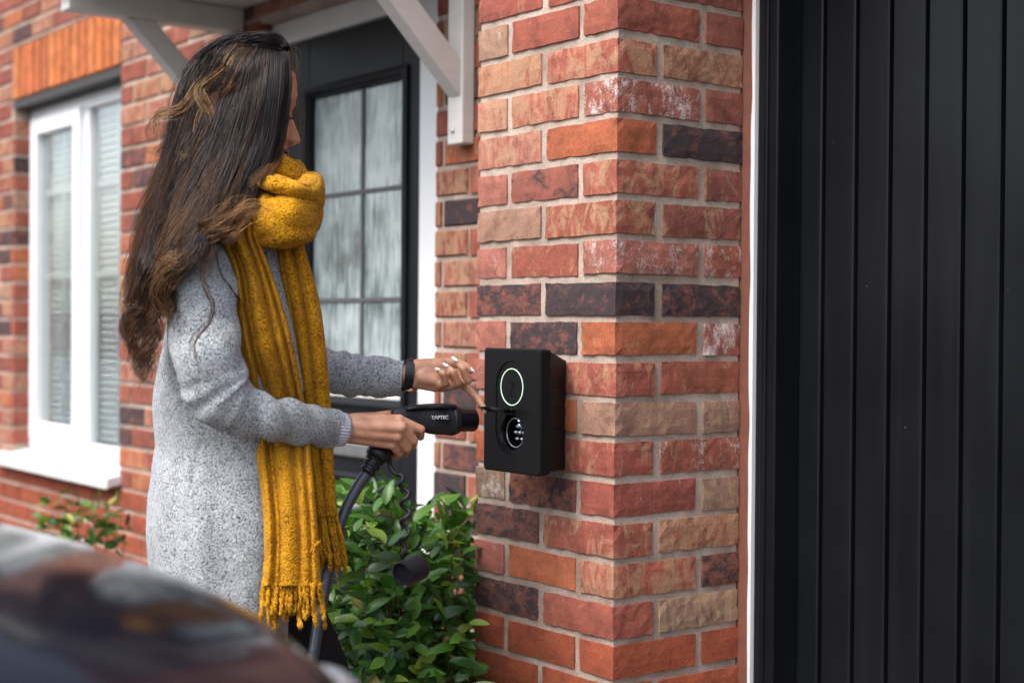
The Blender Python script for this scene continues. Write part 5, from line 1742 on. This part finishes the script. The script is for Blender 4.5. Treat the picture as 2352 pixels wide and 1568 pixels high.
feat([(500, 215, 2.535), (488, 250, 2.53), (497, 285, 2.525), (478, 312, 2.522), (450, 330, 2.52)], 26, .0030, BROWN, CARAMEL)
# locks lying along the cheek and over the scarf
for q in range(16):
    dx = RNG.uniform(-12, 7)
    feat([(655 + dx, 120, 2.572), (657 + dx, 190, 2.556), (650 + dx, 262, 2.548), (642 + dx, 320, 2.542), (633 + dx, 362, 2.535), (610 + dx, 398, 2.482), (578 + dx, 416 + RNG.uniform(-6, 12), 2.474)], 16, .0035, DARK * 1.3, CARAMEL * RNG.uniform(.35, .8), cs=.45, ce=.95)
for q in range(11):
    x0 = RNG.uniform(480, 562); y0 = RNG.uniform(420, 470); yo = RNG.uniform(-22, 26)
    feat([(x0, y0, 2.48), (x0 - 8, 488 + yo * .5, 2.45), (x0 - 30, 530 + yo, 2.425), (x0 - 10, 522 + yo, 2.412), (x0 + 30, 492 + yo, 2.425), (x0 + 62, 480 + yo, 2.445), (x0 + 74, 470 + yo, 2.455)], 20, .0036, DARK * 1.5, CARAMEL * RNG.uniform(.5, 1.5), cs=.25, ce=.75, wave=.011, freq=1.8, phase=RNG.uniform(0, 6), wstart=.25, frizz=.0014, jit=.3, endvar=.55, tipn=.75)
# ringlets down the back
for q, (x0, x1, y1, zz_, am, fq, ph) in enumerate([(352, 318, 872, 2.47, .018, 3.3, .2), (336, 298, 842, 2.50, .016, 3.0, 1.9), (372, 344, 850, 2.45, .017, 3.4, 3.4), (325, 300, 800, 2.54, .015, 2.8, 4.6),
                                                 (386, 356, 778, 2.44, .018, 2.7, 5.4), (360, 332, 884, 2.52, .015, 3.6, 2.6), (345, 310, 770, 2.46, .020, 2.4, .9), (398, 372, 720, 2.42, .018, 2.2, 2.2), (330, 322, 860, 2.56, .016, 3.2, 3.9)]):
    for half in range(3):
        feat([(x0 + 60, 400, zz_ + .16), (x0 + 20, 520, zz_ + .045), (x0, 610, zz_), ((x0 + x1) / 2, 700, zz_), (x1, y1 - 70, zz_), (x1 + 12, y1 + half * 8, zz_ + .01)], 34, .0052, DARK * 1.5, (BROWN * 1.5, CARAMEL * .55, BROWN)[half], wave=am, freq=fq, phase=ph + half * .33, wstart=.28, cs=.25, ce=.85, n=48, jit=.16, frizz=.0022, rad=.00038)
feat([(470, 540, 2.41), (452, 575, 2.395), (420, 598, 2.39), (392, 600, 2.39), (370, 618, 2.40), (352, 640, 2.41)], 60, .0080, DARK * 2, CARAMEL * .75, cs=.1, ce=.6)
feat([(455, 560, 2.40), (420, 612, 2.39), (385, 640, 2.40), (372, 680, 2.41), (392, 720, 2.41), (372, 770, 2.42)], 50, .0080, DARK * 2, CARAMEL * .5)
# stray locks on the sleeve and scarf
feat([(472, 530, 2.425), (470, 580, 2.405), (464, 630, 2.395), (478, 672, 2.388), (490, 705, 2.385), (478, 745, 2.385), (450, 775, 2.385), (442, 805, 2.385), (452, 840, 2.385), (456, 860, 2.385)], 16, .0024, BROWN * .7, BROWN * 1.0, rad=.00036)
feat([(478, 525, 2.425), (484, 570, 2.41), (478, 610, 2.40), (468, 640, 2.395)], 26, .0040, BROWN * .6, BROWN * .9)
feat([(490, 560, 2.43), (505, 625, 2.42), (530, 660, 2.44), (552, 690, 2.47), (562, 720, 2.48), (560, 760, 2.49)], 6, .0015, BROWN * .7, BROWN)
feat([(440, 600, 2.40), (410, 655, 2.395), (388, 670, 2.40), (383, 720, 2.41)], 6, .0015, BROWN * .7, BROWN * 1.2)
# fly-aways
for q in range(170):
    s = RNG.uniform(.35, 1.05)
    P = guide(min(s, 1)).copy()[::4]
    P[:, 0] += RNG.normal(0, 9, len(P)) * np.linspace(.1, 1.2, len(P)) - (8 if s > .8 else 0)
    P[:, 2] -= RNG.uniform(-.03, .02)
    lock(P, 1, .004, BROWN, CARAMEL * RNG.uniform(.4, 1.0), taper=.1, n=26, rad=.00020, frizz=.006)
for q in range(22):
    x0 = RNG.uniform(640, 690)
    lock([(650, 105, 2.60), (x0, RNG.uniform(120, 180), 2.57), (RNG.uniform(660, 700), RNG.uniform(200, 300), 2.56), (RNG.uniform(650, 705), RNG.uniform(300, 400), 2.56)], 1, .003, BROWN, CARAMEL * .6, taper=.1, n=22, rad=.00018, frizz=.004)

V = np.concatenate(HV); F4 = np.concatenate(HF); Cc = np.concatenate(HC_)
hm = bpy.data.meshes.new('hair')
hm.vertices.add(len(V)); hm.vertices.foreach_set('co', V.astype(np.float32).ravel())
hm.loops.add(F4.size); hm.loops.foreach_set('vertex_index', F4.astype(np.int32).ravel())
hm.polygons.add(len(F4)); hm.polygons.foreach_set('loop_start', np.arange(0, F4.size, 4, dtype=np.int32)); hm.polygons.foreach_set('loop_total', np.full(len(F4), 4, np.int32))
hm.update(calc_edges=True)
hm.polygons.foreach_set('use_smooth', np.ones(len(F4), bool))
ca_ = hm.color_attributes.new('tint', 'FLOAT_COLOR', 'POINT')
ca_.data.foreach_set('color', np.hstack([Cc, np.ones((len(Cc), 1))]).astype(np.float32).ravel())
hairo = make('hair', hm, M['hair'], person)
tag(hairo, 'long dark brown wavy hair with caramel ends')
print('hair quads', len(F4))
# scalp cap under the strands
rings = []
for (h_, fr_, w_, bk, ns_, lp) in hk[::-1]:
    if h_ < -.05: continue
    ring = []
    for t in np.linspace(0, 2 * math.pi, 48, endpoint=False):
        c_, s_ = math.cos(t), math.sin(t)
        lim = -.35 if h_ < .03 else (.25 if h_ < .06 else 1.0)
        f_ = (fr_ if c_ > 0 else bk) * c_
        gsc = 1.035 if c_ < lim + .25 else .90
        ring.append(head_pt(f_ * gsc, w_ * s_ * gsc, h_ * (1.0 if gsc > 1 else .96)))
    rings.append(ring)
b = MB(); b.loft(rings)
M['scalp'] = plain('dark_scalp', (.012, .009, .009), .7)
b.build('scalp', M['scalp'], hairo, smooth=True)

# ------------------------------------------------------------------ shrubs
def leaf_mesh(seed, L=.05, Wd=.021):
    r = random.Random(seed)
    cur = r.uniform(.05, .35); cup = r.uniform(.15, .4)
    V, F = [], []
    ts = [0, .12, .3, .52, .74, .9, 1.0]
    for t in ts:
        w = Wd / 2 * (math.sin(math.pi * t ** .85) ** .75 if 0 < t < 1 else .02)
        z = -cur * L * t * t
        for q in (-1, 0, 1):
            V.append((q * w, L * t, z + abs(q) * w * cup))
    for i in range(len(ts) - 1):
        for j in range(2):
            a = i * 3 + j
            F.append((a, a + 1, a + 4, a + 3))
    me = mesh_from('leaf', V, F, True)
    me.materials.append(M['leaf'])
    return me


LEAVES = [leaf_mesh(i, random.Random(i).uniform(.040, .056), random.Random(i + 5).uniform(.018, .024)) for i in range(7)]
LV = [np.array([v.co[:] for v in me.vertices]) for me in LEAVES]
LF = [[tuple(p.vertices) for p in me.polygons] for me in LEAVES]


def shrub(name, label, lobes, base, nleaf, nparts, nstem, seed, scale=1.0, buds=0):
    rg = random.Random(seed)
    root = empty(name, base, label, 'shrub')
    pts = []
    for _ in range(nleaf):
        c, r = rg.choices(lobes, weights=[l[1] ** 2 for l in lobes])[0]
        d = Vector((rg.gauss(0, 1), rg.gauss(0, 1), rg.gauss(0, 1))).normalized()
        k = rg.uniform(.35, 1.05) ** .6
        p = Vector(c) + Vector((d.x * r * k, d.y * r * k, d.z * r * k))
        if p.z < .04: p.z = .04 + rg.uniform(0, .1)
        if p.y > WY - .03: p.y = WY - .03 - rg.uniform(0, .1)
        pr = np.array(p) - CAM; uu = 512 + FPX * (pr @ RGT) / (pr @ FWD)
        if uu > 470 and p.y < .06: continue
        if p.x > -.46 and p.y > -.02: p.x = -.47 - rg.uniform(0, .1)
        pts.append((p, d, k))
    # stems run from the root to lobe interiors
    b = MB()
    for i in range(nstem):
        p, d, k = rg.choice(pts)
        q0 = np.array([base[0] + rg.uniform(-.06, .06), base[1] + rg.uniform(-.06, .06), 0.0]); q1 = np.array(p)
        q = [q0, q0 * .6 + q1 * .4 + np.array([rg.uniform(-.04, .04), rg.uniform(-.04, .04), .03]), q1]
        b.loft(list(sweep(q, [.005, .0035, .0015], [.005, .0035, .0015], 9, 6, (.3, .8, .1))))
    b.build('stems', M['stem'], root, smooth=True)
    order = sorted(pts, key=lambda t: (np.array(t[0]) - CAM) @ FWD - .6 * t[2] - .25 * t[0].z)
    V, F, A = [], [], []
    for i, (p, d, k) in enumerate(order):
        up = Vector((d.x, d.y, d.z * .6 + .75)).normalized()
        along = (Vector((rg.gauss(0, 1), rg.gauss(0, 1), rg.gauss(.2, .6))) + d * .8).normalized()
        z_ = (up - along * up.dot(along)); z_ = z_.normalized() if z_.length > .05 else Vector((0, 0, 1))
        x_ = along.cross(z_)
        s = scale * rg.uniform(.7, 1.2)
        m = Matrix(((x_.x, along.x, z_.x, p.x), (x_.y, along.y, z_.y, p.y), (x_.z, along.z, z_.z, p.z), (0, 0, 0, 1))) @ Matrix.Scale(s, 4)
        w = rg.randrange(len(LEAVES))
        if i < nparts:
            o = bpy.data.objects.new('leaf', LEAVES[w]); COL.objects.link(o)
            o.parent = root; o.matrix_parent_inverse = WORLD[root.name].inverted(); o.matrix_basis = m
        else:
            mm_ = np.array(m); n0 = len(V)
            q = LV[w] @ mm_[:3, :3].T + mm_[:3, 3]
            V.extend(map(tuple, q)); F.extend(tuple(a + n0 for a in f_) for f_ in LF[w]); A.extend([rg.random()] * len(q))
    if V:
        me = mesh_from('foliage', V, F, True)
        at = me.attributes.new('leaf_rand', 'FLOAT', 'POINT'); at.data.foreach_set('value', np.array(A, np.float32))
        fo = make('foliage', me, M['leaf'], root); tag(fo, kind='stuff')
    for i in range(buds):
        p, d, k = rg.choice([t for t in order if t[2] > .85][:max(20, len(order) // 3)])
        c = np.array(p) + np.array(d) * .02
        b = MB()
        for j in range(4):
            cc = c + np.array([rg.uniform(-.008, .008), rg.uniform(-.008, .008), rg.uniform(-.006, .01)])
            b.loft([[cc + np.array([r_ * math.cos(t), r_ * math.sin(t), h_]) for t in np.linspace(0, 2 * math.pi, 7, endpoint=False)] for h_, r_ in ((-.006, .001), (-.002, .0035), (.004, .003), (.007, .0008))])
        b.build('bud', M['bud'], root, smooth=True)
    return root


lob = [(D(860, 1330, 3.10), .17), (D(870, 1210, 3.30), .11), (D(930, 1330, 3.22), .18), (D(1030, 1330, 3.38), .15), (D(960, 1450, 3.12), .20), (D(860, 1460, 3.02), .18), (D(1060, 1430, 3.30), .17), (D(1060, 1560, 3.20), .20), (D(900, 1580, 3.00), .22),
       (D(800, 1190, 3.36), .07), (D(1070, 1230, 3.48), .08), (D(840, 1165, 3.38), .06), (D(970, 1265, 3.42), .08)]
lob = [(tuple(c), r) for c, r in lob]
bs = D(950, 1500, 3.2)
shrub('evergreen_shrub', 'dense glossy green shrub with small pink buds between front door and brick pier', lob, (float(bs[0]), float(bs[1]), 0.0), 2300, 300, 80, 5, 1.1, 9)
lob = [(tuple(D(140, 1185, 4.75)), .07), (tuple(D(215, 1190, 4.7)), .07), (tuple(D(245, 1215, 4.7)), .07), (tuple(D(180, 1225, 4.65)), .10), (tuple(D(130, 1230, 4.7)), .06)]
bs = D(185, 1400, 4.7)
shrub('small_shrub', 'small sparse green shrub growing under the white window', lob, (float(bs[0]), float(min(bs[1], .15)), 0.0), 150, 120, 14, 9, .9)

# ------------------------------------------------------------------ parked car
car = empty('parked_car', (.55, -3.3, 0), 'glossy dark parked car, its bonnet nearest the garage', 'car')
CX, NY = .55, -1.10                       # centre line, tip of the nose
def yv(s): return NY - s


def body_ring(s, w, zb, zt, crown, nose, n=41, p=4.2):
    """cross section at s metres behind the nose"""
    r = []
    for t in np.linspace(math.pi, 0, n):
        c_, s_ = math.cos(t), math.sin(t)
        x = w * math.copysign(abs(c_) ** (2 / p), c_)
        z = zb + (zt - zb) * abs(s_) ** (2 / p)
        z += crown * (1 - (x / w) ** 2) * abs(s_)
        bow = nose * (abs(x) / .9) ** 2.2
        r.append((CX + x, yv(s + bow), z))
    r += [(CX + w * .9, yv(s + nose * .9), zb), (CX - w * .9, yv(s + nose * .9), zb)]
    return r


st_ = [(0.0, .66, .40, .67, .01, .20), (.02, .76, .34, .81, .01, .18), (.05, .82, .28, .885, .010, .16), (.10, .86, .26, .925, .012, .14), (.20, .885, .26, .955, .014, .11), (.34, .90, .26, .985, .018, .08), (.55, .91, .26, 1.015, .02, .05), (.85, .91, .26, 1.04, .024, .03),
       (1.2, .91, .24, 1.065, .03, .01), (1.4, .91, .24, 1.075, .03, 0), (2.2, .91, .24, 1.08, .01, 0), (3.2, .91, .24, 1.08, .01, 0), (4.0, .90, .26, 1.08, .01, 0), (4.3, .86, .30, 1.0, .01, -.04), (4.4, .78, .40, .85, .01, -.06)]
stq = catmull(np.array(st_), 60)
b = MB(); b.loft([body_ring(*q) for q in stq])
cb = b.build('car_body', M['paint'], car, smooth=True)
def cab_ring(s, w, zt, wt):
    return [(CX - w, yv(s), 1.03), (CX - w * .97, yv(s), 1.08), (CX - wt, yv(s), zt - .04), (CX - wt * .9, yv(s), zt - .008), (CX, yv(s), zt), (CX + wt * .9, yv(s), zt - .008), (CX + wt, yv(s), zt - .04), (CX + w * .97, yv(s), 1.08), (CX + w, yv(s), 1.03)]
b = MB(); b.loft([cab_ring(*q) for q in ((1.25, .78, 1.07, .74), (1.55, .82, 1.30, .70), (1.95, .83, 1.56, .64), (2.4, .83, 1.64, .62), (3.2, .82, 1.64, .61), (3.8, .80, 1.58, .60), (4.15, .76, 1.2, .66), (4.25, .74, 1.06, .70))])
b.build('cabin_glass', M['carglass'], car, smooth=False, bevel=.02)
b = MB(); b.loft([[(CX - w, yv(s), z - .03), (CX - w * .8, yv(s), z), (CX, yv(s), z + .012), (CX + w * .8, yv(s), z), (CX + w, yv(s), z - .03), (CX, yv(s), z - .04)] for s, w, z in ((1.95, .62, 1.58), (2.4, .63, 1.655), (3.2, .62, 1.66), (3.85, .60, 1.59))])
b.build('roof', M['paint'], car, smooth=True)
for sd in (-1, 1):
    # wrap-round headlight at the front corner
    rg_ = []
    for i, t in enumerate(np.linspace(0, 1, 9)):
        x = CX + sd * (.36 + .25 * t)
        s = .028 + .16 * ((.36 + .25 * t) / .9) ** 2.2 + .10 * t ** 2
        zc_ = .845 + .035 * t
        hh = .030 * (1 - .35 * t) * (.55 + .45 * min(1, (1 - t) * 5 + .15))
        rg_.append([(x + sd * .012 * math.cos(a), yv(s) + .008 + .010 * math.cos(a), zc_ + hh * math.sin(a)) for a in np.linspace(0, 2 * math.pi, 14, endpoint=False)])
    MB().loft(rg_).build('headlight', M['lamp'], car, smooth=True)
    m_ = MB(); m_.loft([[(CX + sd * (.93 + .10 * u + .0), yv(1.55) + .05 * math.cos(a) * (1 - .3 * u), 1.09 + .065 * math.sin(a) * (1 - .2 * u)) for a in np.linspace(0, 2 * math.pi, 14, endpoint=False)] for u in (0, .5, 1.0)])
    m_.build('wing_mirror', M['paint'], car, smooth=True)
    for s in (.86, 3.55):
        wr = empty('wheel', (CX + sd * .80, yv(s), .34), parent=car)
        prof = [(-.11, .20), (-.11, .31), (-.085, .338), (.085, .338), (.11, .31), (.11, .20)]
        MB().loft([[(CX + sd * .80 + u, yv(s) + r * math.cos(a), .34 + r * math.sin(a)) for a in np.linspace(0, 2 * math.pi, 36, endpoint=False)] for u, r in prof], caps=False, closed=True).build('tyre', M['tyre'], wr, smooth=True)
        rb = MB(); xo = CX + sd * .88
        for k in range(5):
            a = k * 2 * math.pi / 5
            ca, sa = math.cos(a), math.sin(a)
            rb.add([(xo + e, yv(s) + ca * r_ - sa * w_, .34 + sa * r_ + ca * w_) for e in (-.015, .015) for r_, w_ in ((.03, -.03), (.205, -.02), (.205, .02), (.03, .03))], [(0, 1, 2, 3), (7, 6, 5, 4), (0, 4, 5, 1), (1, 5, 6, 2), (2, 6, 7, 3), (3, 7, 4, 0)])
        rb.build('rim', M['steel'], wr)
gr = MB()
for i in range(5):
    z0 = .45 + i * .035
    gr.box(CX - .36, CX + .36, NY - .03, NY + .006, z0, z0 + .014)
gr.build('grille', M['gloss'], car, bevel=.003)
